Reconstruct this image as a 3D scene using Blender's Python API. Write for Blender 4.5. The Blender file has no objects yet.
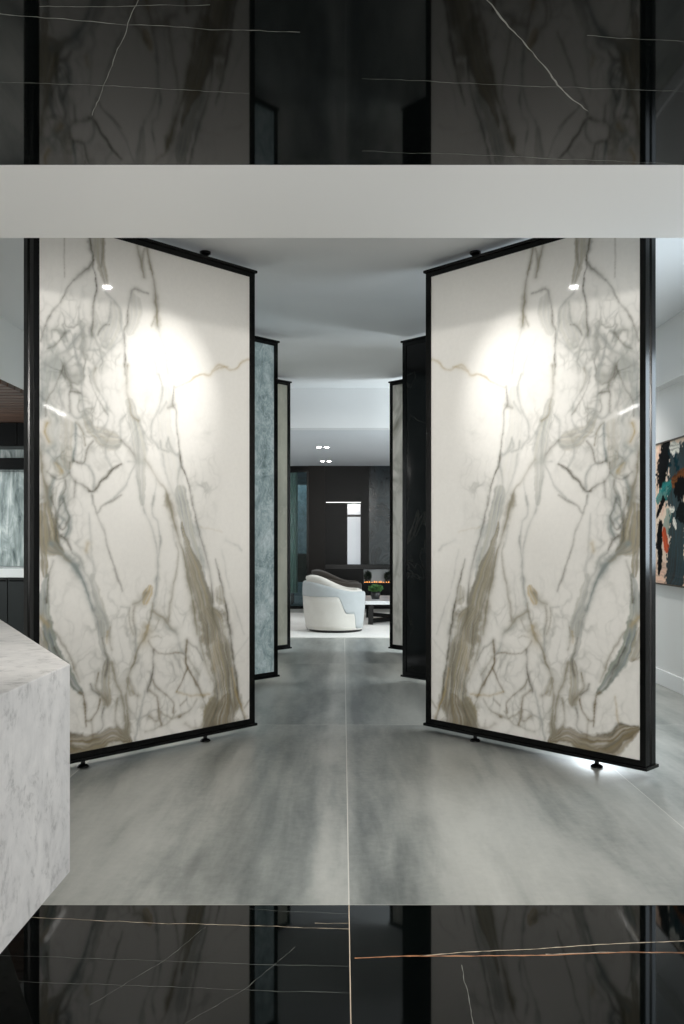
import bpy, bmesh, math, random
import numpy as np
from mathutils import Vector, Matrix
R = math.radians
C = bpy.context.scene.collection
S = bpy.context.scene
rng = random.Random(7)

# ------------------------------------------------------------------ camera, world, lights, exposure
EYE = 1.23
cam_d = bpy.data.cameras.new('camera')
cam_d.sensor_fit = 'VERTICAL'; cam_d.sensor_height = 36.0; cam_d.sensor_width = 24.05
cam_d.lens = 36.0 * 860 / 1024
cam_d.shift_x = -1 / 1024; cam_d.shift_y = 27 / 1024
cam_d.clip_start = 0.05; cam_d.clip_end = 80
cam = bpy.data.objects.new('camera', cam_d); C.objects.link(cam)
cam.location = (0, 0, EYE); cam.rotation_euler = (R(90), 0, 0)
S.camera = cam
S.view_settings.view_transform = 'Standard'; S.view_settings.look = 'None'
S.view_settings.exposure = 0.12; S.view_settings.gamma = 1.0
S.view_settings.use_curve_mapping = False
S.cycles.use_denoising = True
S.cycles.max_bounces = 10; S.cycles.diffuse_bounces = 5; S.cycles.glossy_bounces = 6
S.cycles.sample_clamp_indirect = 6.0

w = bpy.data.worlds.new('world'); S.world = w; w.use_nodes = True
w.node_tree.nodes['Background'].inputs[0].default_value = (0.75, 0.85, 1.0, 1)
w.node_tree.nodes['Background'].inputs[1].default_value = 0.35

def area(name, loc, rot, sx, sy, power, col=(1, 1, 1), spread=180):
    d = bpy.data.lights.new(name, 'AREA'); d.shape = 'RECTANGLE'; d.size = sx; d.size_y = sy
    d.energy = power; d.color = col; d.spread = R(spread)
    o = bpy.data.objects.new(name, d); C.objects.link(o); o.location = loc; o.rotation_euler = rot
    return o
# daylight through the entrance glazing behind the camera, the side windows and the lounge windows
area('entrance_daylight', (0, -4.30, 1.30), (R(90), 0, 0), 4.4, 2.1, 215, (1.0, 0.985, 0.955))
area('near_right_daylight', (2.66, 0.6, 1.4), (R(90), 0, R(90)), 2.2, 1.9, 62, (1.0, 0.985, 0.97))  # no window here: unseen fill added to brighten the counter block and floor
area('right_window_daylight', (2.66, 4.75, 1.72), (R(90), 0, R(90)), 1.1, 1.35, 32, (0.78, 0.90, 1.0))
area('right_far_window_daylight', (2.66, 9.05, 1.5), (R(90), 0, R(90)), 1.2, 2.0, 110, (0.86, 0.95, 1.0))
area('alcove_daylight', (-5.05, 7.6, 1.6), (R(90), 0, R(-90)), 2.4, 1.5, 85, (0.92, 0.97, 1.0))
area('lounge_left_daylight', (-3.90, 12.4, 1.35), (R(90), 0, R(-90)), 3.8, 2.0, 26, (0.98, 0.99, 1.0))
area('lounge_right_daylight', (3.90, 12.0, 1.35), (R(90), 0, R(90)), 3.4, 2.0, 58, (0.98, 0.99, 1.0))
area('glazed_room_daylight', (-1.9, 18.0, 2.40), (0, 0, 0), 3.0, 1.6, 14, (0.70, 0.88, 1.0))

def spot(name, loc, target, power, deg, blend=.6, rad=.02, col=(1, .97, .92)):
    d = bpy.data.lights.new(name, 'SPOT'); d.energy = power; d.spot_size = R(deg); d.spot_blend = blend; d.shadow_soft_size = rad; d.color = col
    o = bpy.data.objects.new(name, d); C.objects.link(o); o.location = loc
    o.rotation_euler = (Vector(target) - Vector(loc)).to_track_quat('-Z', 'Y').to_euler(); return o
# unseen spots without fixtures, added to brighten the nearest panels, soffit, floor and aisles
for sd in (-1, 1):
    spot('gallery_wash', (sd * .35, .9, 2.42), (sd * 1.05, 4.9, 2.15), 150, 58, 1.0, .05)
    spot('threshold_wash', (sd * .35, 1.9, 2.46), (sd * .75, 3.5, 0), 85, 74, 1.0, .05)  # unseen, added so the front floor bounces light onto the soffit
    for y in (5.7, 7.6): spot('aisle_downlight', (sd * 1.95, y, 2.95), (sd * 2.15, y, 0), 60 if sd > 0 else 300, 105 if sd > 0 else 62, .8, .04)  # unseen fill added to lift the side walls and aisles

spot('counter_downlight', (-1.25, 1.5, 2.46), (-1.25, 1.6, .9), 42, 80, 1.0, .05)  # unseen fill added to brighten the top of the stone block

# ------------------------------------------------------------------ helpers
def s2l(r, g, b):
    f = lambda c: (c / 255 / 12.92) if c / 255 <= 0.04045 else ((c / 255 + 0.055) / 1.055) ** 2.4
    return (f(r), f(g), f(b))

def tag(o, label=None, cat=None, group=None, kind=None):
    if label: o['label'] = label
    if cat: o['category'] = cat
    if group: o['group'] = group
    if kind: o['kind'] = kind
    return o

def empty(name, loc, rz=0, label=None, cat=None, group=None):
    o = bpy.data.objects.new(name, None); C.objects.link(o)
    o.empty_display_size = 0.1
    o.location = loc; o.rotation_euler = (0, 0, rz)
    return tag(o, label, cat, group)

class MB:
    """collects shapes into one mesh"""
    def __init__(s): s.bm = bmesh.new()
    def box(s, x0, x1, y0, y1, z0, z1, bev=0.0, mi=0):
        vs = [s.bm.verts.new((x, y, z)) for x in (x0, x1) for y in (y0, y1) for z in (z0, z1)]
        idx = [(0, 1, 3, 2), (4, 6, 7, 5), (0, 4, 5, 1), (2, 3, 7, 6), (0, 2, 6, 4), (1, 5, 7, 3)]
        fs = [s.bm.faces.new([vs[i] for i in q]) for q in idx]
        for f_ in fs: f_.material_index = mi
        if bev:
            es = list({e for f_ in fs for e in f_.edges})
            bmesh.ops.bevel(s.bm, geom=es, offset=bev, segments=2, affect='EDGES', profile=0.5)
        return s
    def prism(s, pts, z0, z1, bev=0.0, mi=0, axis='z'):
        def P(a, b, c):
            return {'z': (a, b, c), 'x': (c, a, b), 'y': (a, c, b)}[axis]
        lo = [s.bm.verts.new(P(a, b, z0)) for a, b in pts]; hi = [s.bm.verts.new(P(a, b, z1)) for a, b in pts]
        n = len(pts); fs = [s.bm.faces.new(lo[::-1]), s.bm.faces.new(hi)]
        for i in range(n): fs.append(s.bm.faces.new([lo[i], lo[(i + 1) % n], hi[(i + 1) % n], hi[i]]))
        for f_ in fs: f_.material_index = mi
        if bev:
            es = list({e for f_ in fs for e in f_.edges})
            bmesh.ops.bevel(s.bm, geom=es, offset=bev, segments=2, affect='EDGES', profile=0.5)
        return s
    def lathe(s, prof, cx=0, cy=0, n=24, mi=0):
        rings = []
        for r, z in prof:
            if r < 1e-6: rings.append([s.bm.verts.new((cx, cy, z))])
            else: rings.append([s.bm.verts.new((cx + r * math.cos(2 * math.pi * k / n), cy + r * math.sin(2 * math.pi * k / n), z)) for k in range(n)])
        for a, b in zip(rings, rings[1:]):
            for k in range(n):
                k2 = (k + 1) % n
                if len(a) == 1 and len(b) == 1: continue
                if len(a) == 1: q = [a[0], b[k2], b[k]]
                elif len(b) == 1: q = [a[k], a[k2], b[0]]
                else: q = [a[k], a[k2], b[k2], b[k]]
                f_ = s.bm.faces.new(q); f_.material_index = mi; f_.smooth = True
        return s
    def bar(s, p, q, wx, wz, mi=0, bev=0.0):
        p = Vector(p); q = Vector(q); d = (q - p); L = d.length; d.normalize()
        up = Vector((0, 0, 1)) if abs(d.z) < 0.95 else Vector((0, 1, 0))
        a = d.cross(up).normalized(); b = a.cross(d).normalized()
        vs = [s.bm.verts.new(o + a * (i * wx / 2) + b * (j * wz / 2)) for o in (p, q) for i, j in ((-1, -1), (1, -1), (1, 1), (-1, 1))]
        fs = [s.bm.faces.new([vs[i] for i in f_]) for f_ in [(3, 2, 1, 0), (4, 5, 6, 7), (0, 1, 5, 4), (1, 2, 6, 5), (2, 3, 7, 6), (3, 0, 4, 7)]]
        for f_ in fs: f_.material_index = mi
        return s
    def quad(s, pts, mi=0):
        f_ = s.bm.faces.new([s.bm.verts.new(p) for p in pts]); f_.material_index = mi; return s
    def ribbon(s, pts, width, z, mi, seed=0, up=1, jit=0.006):
        """thin vein inlaid flush in a stone face (in the same mesh, own material slot)"""
        rg = random.Random(seed); P = []
        for (x0, y0), (x1, y1) in zip(pts, pts[1:]):
            n = max(2, int(math.hypot(x1 - x0, y1 - y0) / 0.02))
            for k in range(n): P.append((x0 + (x1 - x0) * k / n, y0 + (y1 - y0) * k / n))
        P.append(pts[-1]); n = len(P); off = 0.0; Q = []
        for i, (x, y) in enumerate(P):
            off = off * 0.8 + rg.uniform(-1, 1) * jit * 0.4
            a = P[max(i - 1, 0)]; b = P[min(i + 1, n - 1)]; dx, dy = b[0] - a[0], b[1] - a[1]; l = math.hypot(dx, dy) or 1
            nx, ny = -dy / l, dx / l; ww = width * rg.uniform(0.35, 1.2) / 2
            Q.append((s.bm.verts.new((x + nx * (off + ww), y + ny * (off + ww), z)), s.bm.verts.new((x + nx * (off - ww), y + ny * (off - ww), z))))
        for (a, b), (c, d) in zip(Q, Q[1:]):
            f_ = s.bm.faces.new([a, c, d, b] if up < 0 else [a, b, d, c]); f_.material_index = mi
        return s
    def build(s, name, mats, parent=None, smooth=False, fix=True):
        if fix: bmesh.ops.recalc_face_normals(s.bm, faces=s.bm.faces)
        me = bpy.data.meshes.new(name); s.bm.to_mesh(me); s.bm.free()
        for m in (mats if isinstance(mats, (list, tuple)) else [mats]): me.materials.append(m)
        if smooth:
            for p in me.polygons: p.use_smooth = True
        o = bpy.data.objects.new(name, me); C.objects.link(o)
        if parent: o.parent = parent
        return o

def struct(o): o['kind'] = 'structure'; return o

# ------------------------------------------------------------------ materials
def mat(name, col=(.5, .5, .5), rough=.5, metal=0, coat=0, emit=None, es=0, spec=None):
    m = bpy.data.materials.new(name); m.use_nodes = True
    b = m.node_tree.nodes['Principled BSDF']
    b.inputs['Base Color'].default_value = (*col, 1); b.inputs['Roughness'].default_value = rough
    b.inputs['Metallic'].default_value = metal; b.inputs['Coat Weight'].default_value = coat
    if spec is not None: b.inputs['Specular IOR Level'].default_value = spec
    if emit: b.inputs['Emission Color'].default_value = (*emit, 1); b.inputs['Emission Strength'].default_value = es
    return m
class G:
    """tiny node-graph builder"""
    def __init__(s, m): s.m = m; s.t = m.node_tree; s.b = s.t.nodes['Principled BSDF']
    def n(s, typ, **kw):
        o = s.t.nodes.new(typ)
        for k, v in kw.items(): setattr(o, k, v)
        return o
    def l(s, a, b): s.t.links.new(a, b)
    def coord(s, scale=(1, 1, 1), rot=(0, 0, 0), which='Object'):
        tc = s.n('ShaderNodeTexCoord'); mp = s.n('ShaderNodeMapping')
        mp.inputs['Scale'].default_value = scale; mp.inputs['Rotation'].default_value = rot
        s.l(tc.outputs[which], mp.inputs['Vector']); return mp.outputs[0]
    def noise(s, vec, scale=5, detail=4, rough=.55, dist=0, lac=2):
        o = s.n('ShaderNodeTexNoise'); s.l(vec, o.inputs['Vector'])
        o.inputs['Scale'].default_value = scale; o.inputs['Detail'].default_value = detail
        o.inputs['Roughness'].default_value = rough; o.inputs['Distortion'].default_value = dist
        return o.outputs['Fac']
    def ramp(s, fac, stops, interp='LINEAR'):
        o = s.n('ShaderNodeValToRGB'); o.color_ramp.interpolation = interp
        e = o.color_ramp.elements
        while len(e) < len(stops): e.new(0.5)
        for el, (p, c) in zip(e, stops):
            el.position = p; el.color = (*c, 1) if len(c) == 3 else c
        s.l(fac, o.inputs[0]); return o.outputs[0]
    def math(s, op, a, b=None, c=None):
        o = s.n('ShaderNodeMath', operation=op)
        for i, x in enumerate((a, b, c)):
            if x is None: continue
            if isinstance(x, (int, float)): o.inputs[i].default_value = x
            else: s.l(x, o.inputs[i])
        return o.outputs[0]
    def mix(s, fac, a, b, mode='MIX'):
        o = s.n('ShaderNodeMix', data_type='RGBA', blend_type=mode)
        for i, x in ((0, fac), (6, a), (7, b)):
            if isinstance(x, (int, float)): o.inputs[i].default_value = x
            elif isinstance(x, tuple): o.inputs[i].default_value = (*x, 1)
            else: s.l(x, o.inputs[i])
        return o.outputs[2]
    def base(s, c): s.l(c, s.b.inputs['Base Color'])
    def ridge(s, vec, scale, width, detail=3, dist=.6):
        """1 on thin wandering lines, 0 elsewhere"""
        f_ = s.noise(vec, scale, detail, .5, dist)
        d = s.math('ABSOLUTE', s.math('SUBTRACT', f_, .5))
        return s.math('SUBTRACT', 1.0, s.math('MINIMUM', s.math('DIVIDE', d, width), 1.0))
    def bump(s, h, strength=.2, dist=.01):
        o = s.n('ShaderNodeBump'); o.inputs['Strength'].default_value = strength; o.inputs['Distance'].default_value = dist
        s.l(h, o.inputs['Height']); s.l(o.outputs[0], s.b.inputs['Normal'])

M = {}
M['black'] = mat('black_powder_coat', s2l(4, 5, 5), .22, spec=.19)
M['gasket'] = mat('dark_core', s2l(40, 40, 40), .6)
M['white_paint'] = mat('white_paint', s2l(226, 227, 226), .6)
M['bulkhead_paint'] = mat('bulkhead_paint', s2l(204, 206, 207), .6)
M['ceiling_paint'] = mat('ceiling_paint', s2l(214, 216, 217), .65)
M['lounge_ceiling'] = mat('lounge_ceiling_paint', s2l(190, 194, 198), .7)
M['soffit_paint'] = mat('soffit_paint', s2l(240, 239, 236), .55)
M['base_paint'] = mat('baseboard_paint', s2l(236, 238, 239), .4)
M['vein_white'] = mat('stone_vein_white', s2l(112, 114, 108), .15)
M['vein_gold'] = mat('stone_vein_rust', s2l(178, 126, 92), .15)
M['vein_cream'] = mat('stone_vein_cream', s2l(214, 196, 172), .15)
M['joint'] = mat('pale_grout', s2l(190, 188, 180), .6)

m = M['black_stone'] = mat('polished_black_stone', s2l(6, 9, 8), .035, spec=.17); g = G(m)
v = g.coord(); r_ = g.ridge(v, 1.3, .004, 4, 1.2); cl = g.noise(v, 3, 5)
g.base(g.ramp(cl, [(.3, s2l(2, 4, 4)), (.8, s2l(8, 11, 10))]))

m = M['concrete_tile'] = mat('grey_concrete_look_tile', (.3, .3, .3), .33); g = G(m)
tc = g.n('ShaderNodeTexCoord'); sp = g.n('ShaderNodeSeparateXYZ'); g.l(tc.outputs['Object'], sp.inputs[0])
jx = g.math('SUBTRACT', g.math('FRACT', g.math('ADD', g.math('DIVIDE', g.math('SUBTRACT', sp.outputs[0], .02), 1.43), 20.5)), .5)
jy = g.math('SUBTRACT', g.math('FRACT', g.math('ADD', g.math('DIVIDE', g.math('SUBTRACT', sp.outputs[1], 2.89), 2.8), 20.5)), .5)
ax = g.math('MULTIPLY', g.math('ABSOLUTE', jx), 1.43); ay = g.math('MULTIPLY', g.math('ABSOLUTE', jy), 2.8)
joint = g.math('LESS_THAN', g.math('MINIMUM', ax, ay), .0022)
tx = g.math('FLOOR', g.math('ADD', g.math('DIVIDE', g.math('SUBTRACT', sp.outputs[0], .02), 1.43), 20))
ty = g.math('FLOOR', g.math('ADD', g.math('DIVIDE', g.math('SUBTRACT', sp.outputs[1], 2.89), 2.8), 20))
cmb = g.n('ShaderNodeCombineXYZ'); g.l(g.math('MULTIPLY', tx, 3.7), cmb.inputs[0]); g.l(g.math('MULTIPLY', ty, 5.3), cmb.inputs[1]); g.l(g.math('ADD', g.math('MULTIPLY', tx, 1.9), ty), cmb.inputs[2])
va = g.n('ShaderNodeVectorMath', operation='ADD'); g.l(tc.outputs['Object'], va.inputs[0]); g.l(cmb.outputs[0], va.inputs[1])
mp = g.n('ShaderNodeMapping'); mp.inputs['Scale'].default_value = (2.2, .42, 1); g.l(va.outputs[0], mp.inputs[0])
mp2 = g.n('ShaderNodeMapping'); mp2.inputs['Scale'].default_value = (5.5, .8, 1); g.l(va.outputs[0], mp2.inputs[0])
n1 = g.noise(mp.outputs[0], 1.25, 6, .6, .5); n2 = g.noise(mp2.outputs[0], 1.6, 6, .6, .2); n3 = g.noise(va.outputs[0], 26, 5, .65)
mixn = g.math('ADD', g.math('ADD', g.math('MULTIPLY', n1, .56), g.math('MULTIPLY', n2, .32)), g.math('MULTIPLY', n3, .12))
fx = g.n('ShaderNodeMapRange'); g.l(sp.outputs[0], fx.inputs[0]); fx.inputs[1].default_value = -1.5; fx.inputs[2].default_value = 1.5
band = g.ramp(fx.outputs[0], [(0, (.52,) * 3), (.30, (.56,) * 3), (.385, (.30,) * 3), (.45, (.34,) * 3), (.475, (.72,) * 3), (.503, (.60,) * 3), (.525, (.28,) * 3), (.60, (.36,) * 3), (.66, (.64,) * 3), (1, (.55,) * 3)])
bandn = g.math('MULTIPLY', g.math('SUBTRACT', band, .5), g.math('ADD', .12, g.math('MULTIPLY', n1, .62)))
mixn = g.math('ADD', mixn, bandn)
colr = g.ramp(mixn, [(.34, s2l(98, 102, 100)), (.45, s2l(136, 139, 135)), (.54, s2l(162, 163, 158)), (.68, s2l(184, 184, 178))])
g.base(g.mix(joint, colr, s2l(206, 204, 196)))
rr = g.n('ShaderNodeMapRange'); g.l(n2, rr.inputs[0]); rr.inputs[3].default_value = .26; rr.inputs[4].default_value = .42
g.l(rr.outputs[0], g.b.inputs['Roughness'])

m = M['travertine'] = mat('pale_grey_stone', (.6, .6, .6), .5); g = G(m)
v = g.coord((1, 1, 1)); vs_ = g.coord((4.5, 4.5, 3.2), (0, .35, 0))
a = g.noise(v, 5, 8, .7, .5); b_ = g.noise(vs_, 3.2, 8, .72, .5); c_ = g.noise(v, 55, 3, .7)
pit = g.math('MULTIPLY', g.ramp(b_, [(.52, (0, 0, 0)), (.62, (1, 1, 1))]), g.ramp(c_, [(.40, (0, 0, 0)), (.56, (1, 1, 1))]))
g.base(g.mix(g.math('MULTIPLY', pit, .55), g.mix(.2, g.ramp(a, [(.3, s2l(186, 185, 184)), (.7, s2l(220, 218, 215))]), g.ramp(b_, [(.36, s2l(232, 230, 227)), (.62, s2l(172, 171, 170))])), s2l(142, 141, 140)))
g.bump(pit, .25, .003)

def marble_painted(name, rough=.045):
    m = mat(name, (.8, .8, .8), rough); g = G(m)
    at = g.n('ShaderNodeAttribute'); at.attribute_name = 'stone'
    v = g.coord(); n = g.noise(v, 40, 4, .6); n2 = g.noise(v, 2.2, 4, .5)
    c = g.mix(.05, at.outputs['Color'], g.ramp(n, [(.35, (.35, .35, .34)), (.65, (1, 1, 1))]), 'MULTIPLY')
    g.base(c)
    return m
M['calacatta_painted'] = marble_painted('white_gold_marble')

m = M['calacatta'] = mat('white_marble_grey_vein', (.8, .8, .8), .1); g = G(m)
v = g.coord((1, 1, .55), (0, .5, 0)); r1 = g.ridge(v, 1.6, .05, 4, .8); r2 = g.ridge(v, 3.8, .035, 3, .5); cl = g.noise(v, 1.5, 3)
c = g.mix(g.math('MULTIPLY', r1, g.ramp(cl, [(.4, (.15,) * 3), (.6, (.8,) * 3)])), s2l(226, 224, 218), s2l(116, 116, 104))
g.base(g.mix(g.math('MULTIPLY', r2, .25), c, s2l(150, 148, 136)))

m = M['blue_marble'] = mat('blue_grey_marble', (.4, .5, .5), .12); g = G(m)
v = g.coord((1.4, 1.4, 1.0), (0, .75, 0)); a = g.noise(v, 5.5, 10, .74, 1.0); r1 = g.ridge(v, 9, .03, 5, 1.0); sp_ = g.noise(v, 30, 4, .7)
c = g.ramp(a, [(.32, s2l(114, 131, 131)), (.5, s2l(163, 178, 178)), (.68, s2l(213, 221, 220))])
c = g.mix(g.math('MULTIPLY', r1, .45), c, s2l(214, 224, 224))
g.base(g.mix(.25, c, g.ramp(sp_, [(.35, (.3, .3, .3)), (.65, (1, 1, 1))]), 'MULTIPLY'))

m = M['beige_marble'] = mat('greige_limestone', (.5, .5, .45), .16); g = G(m)
v = g.coord((1.2, 1.2, .6), (0, .5, 0)); a = g.noise(v, 2.5, 7, .62, .6); r1 = g.ridge(v, 4, .02, 4, .8)
c = g.ramp(a, [(.3, s2l(172, 173, 160)), (.7, s2l(208, 207, 193))])
g.base(g.mix(g.math('MULTIPLY', r1, .3), c, s2l(214, 212, 200)))

m = M['black_marble'] = mat('black_marble_fine_vein', s2l(10, 12, 12), .14, spec=.25); g = G(m)
v = g.coord((1, 1, .8), (0, .7, 0)); r1 = g.ridge(v, 1.8, .006, 4, .9)
g.base(g.mix(g.math('MULTIPLY', r1, .4), s2l(7, 8, 8), s2l(64, 62, 56)))

m = M['back_stone'] = mat('polished_dark_stone', s2l(20, 25, 28), .12, spec=.3); g = G(m)
v = g.coord((1, 1, 1), (0, .6, 0)); cl = g.noise(v, 2.2, 6, .6, .8); r1 = g.ridge(v, 2.2, .02, 4, .8)
c = g.ramp(cl, [(.35, s2l(8, 11, 13)), (.7, s2l(36, 45, 50))])
g.base(g.mix(g.math('MULTIPLY', r1, .06), c, s2l(120, 128, 130)))
M['back_brown'] = mat('dark_brown_lacquer', s2l(16, 14, 12), .3, spec=.1)
M['back_black'] = mat('black_gloss_panel', s2l(8, 9, 9), .3, spec=.1)

m = M['kitchen_stone'] = mat('grey_streaked_stone', (.4, .4, .4), .2); g = G(m)
v = g.coord((5, 5, 1.3)); a = g.noise(v, 1.8, 7, .6, 1.0); b_ = g.noise(g.coord((9, 9, 1.2)), 2, 6, .6, .4)
g.base(g.ramp(g.math('ADD', g.math('MULTIPLY', a, .6), g.math('MULTIPLY', b_, .4)), [(.36, s2l(66, 78, 76)), (.5, s2l(140, 150, 147)), (.64, s2l(206, 210, 206))]))
M['kitchen_dark'] = mat('dark_cabinet_lacquer', s2l(26, 30, 29), .45, spec=.3)
m = M['wood'] = mat('dark_walnut', (.1, .06, .04), .45); g = G(m)
v = g.coord((.6, 9, 9)); a = g.noise(v, 2.5, 6, .6, .6)
g.base(g.ramp(a, [(.3, s2l(46, 32, 25)), (.7, s2l(88, 64, 50))]))
M['quartz'] = mat('white_quartz', s2l(214, 216, 214), .25)

def fabric(name, c1, c2, sc=220):
    m = mat(name, c1, .9); g = G(m)
    v = g.coord(); a = g.noise(v, sc, 2, .6); b = g.noise(v, 6, 3)
    g.base(g.mix(.5, g.ramp(a, [(.3, c1), (.7, c2)]), g.ramp(b, [(.3, c1), (.7, c2)]))); g.bump(a, .15, .002)
    g.b.inputs['Sheen Weight'].default_value = .15
    return m
M['cream_fabric'] = fabric('cream_boucle', s2l(196, 192, 184), s2l(210, 207, 200))
M['grey_fabric'] = fabric('blue_grey_wool', s2l(162, 167, 168), s2l(178, 182, 183))
M['brown_fabric'] = fabric('brown_boucle', s2l(44, 39, 33), s2l(58, 51, 44))
M['brown_fabric_dark'] = fabric('dark_brown_wool', s2l(36, 31, 27), s2l(46, 40, 35))
M['rug'] = fabric('ivory_rug_pile', s2l(222, 219, 214), s2l(238, 236, 231), 90)
M['plinth'] = mat('dark_plinth', s2l(26, 26, 26), .5)
m = M['table_marble'] = mat('white_table_marble', (.8, .8, .8), .15); g = G(m)
v = g.coord((1, 1, 1), (0, 0, .5)); r1 = g.ridge(v, 3, .03, 4, .8)
g.base(g.mix(g.math('MULTIPLY', r1, .4), s2l(232, 234, 235), s2l(150, 154, 156)))
m = M['leaf'] = mat('green_leaves', s2l(70, 130, 60), .6); g = G(m)
g.base(g.ramp(g.noise(g.coord(), 30, 3), [(.35, s2l(40, 82, 40)), (.65, s2l(92, 134, 74))]))
M['dark_leaf'] = mat('dark_leaves', s2l(34, 46, 36), .6)
M['pot'] = mat('black_pot', s2l(24, 25, 25), .4)
M['flame'] = mat('flame', (1, .4, .1), .5, emit=(1, .38, .10), es=1.3)
M['niche_stone'] = mat('pale_niche_stone', s2l(150, 156, 158), .25)
M['lamp'] = mat('lamp_lens', (1, 1, 1), .3, emit=(1, .97, .92), es=30)
M['spot_lens'] = mat('spot_lens', (1, 1, 1), .3, emit=(1, .98, .95), es=260)
M['linear_led'] = mat('linear_led', (1, 1, 1), .3, emit=(1, .98, .95), es=32)
M['led'] = mat('led_diffuser', (1, 1, 1), .3, emit=(1, .98, .95), es=1.6)  # emission stands in for a line of light mirrored in the back wall
M['sky_pane'] = mat('daylight_pane', (.1, .11, .12), .1, emit=(.78, .87, .95), es=.34)  # emission stands in for glazing mirrored in the back wall
m = M['glass'] = bpy.data.materials.new('clear_tinted_glass'); m.use_nodes = True
t = m.node_tree; t.nodes.remove(t.nodes['Principled BSDF'])
tr = t.nodes.new('ShaderNodeBsdfTransparent'); tr.inputs[0].default_value = (.72, .82, .85, 1)
gl = t.nodes.new('ShaderNodeBsdfGlossy'); gl.inputs['Roughness'].default_value = .02
fr = t.nodes.new('ShaderNodeFresnel'); fr.inputs[0].default_value = 1.5
mx = t.nodes.new('ShaderNodeMixShader'); t.links.new(fr.outputs[0], mx.inputs[0]); t.links.new(tr.outputs[0], mx.inputs[1]); t.links.new(gl.outputs[0], mx.inputs[2])
t.links.new(mx.outputs[0], t.nodes['Material Output'].inputs[0])
M['curtain'] = fabric('pale_curtain', s2l(196, 204, 186), s2l(214, 220, 204), 60)
M['painted_canvas'] = mat('oil_paint', (.5, .5, .5), 0.7, spec=.05)
g = G(M['painted_canvas']); at = g.n('ShaderNodeAttribute'); at.attribute_name = 'stone'; g.base(at.outputs['Color'])
g.bump(g.noise(g.coord((1, 1, .3)), 60, 4, .6), .3, .004)
M['picture_frame'] = mat('dark_bronze_frame', s2l(70, 58, 42), .4, .4)

# ------------------------------------------------------------------ painted stone faces: trace -> per-vertex colour
def lattice(x, y, seed):
    r = np.random.RandomState(seed).rand(256, 256)
    xi = np.floor(x).astype(int); yi = np.floor(y).astype(int); fx = x - xi; fy = y - yi
    fx = fx * fx * (3 - 2 * fx); fy = fy * fy * (3 - 2 * fy)
    a = r[xi % 256, yi % 256]; b = r[(xi + 1) % 256, yi % 256]; c = r[xi % 256, (yi + 1) % 256]; d = r[(xi + 1) % 256, (yi + 1) % 256]
    return (a * (1 - fx) + b * fx) * (1 - fy) + (c * (1 - fx) + d * fx) * fy - .5
def fbm(x, y, seed, octv=4):
    s = 0; amp = 1
    for k in range(octv): s = s + amp * lattice(x * 2 ** k + 17.3 * k, y * 2 ** k + 5.1 * k, seed + k); amp *= .5
    return s
def catmull(P, step):
    P = np.array(P, float); out = []
    n = len(P)
    for i in range(n - 1):
        p0 = P[max(i - 1, 0)]; p1 = P[i]; p2 = P[i + 1]; p3 = P[min(i + 2, n - 1)]
        k = max(2, int(np.hypot(*(p2 - p1)[:2]) / step))
        for t in np.linspace(0, 1, k, endpoint=False):
            out.append(.5 * ((2 * p1) + (-p0 + p2) * t + (2 * p0 - 5 * p1 + 4 * p2 - p3) * t * t + (-p0 + 3 * p1 - 3 * p2 + p3) * t ** 3))
    out.append(P[-1]); return np.array(out)
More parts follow.
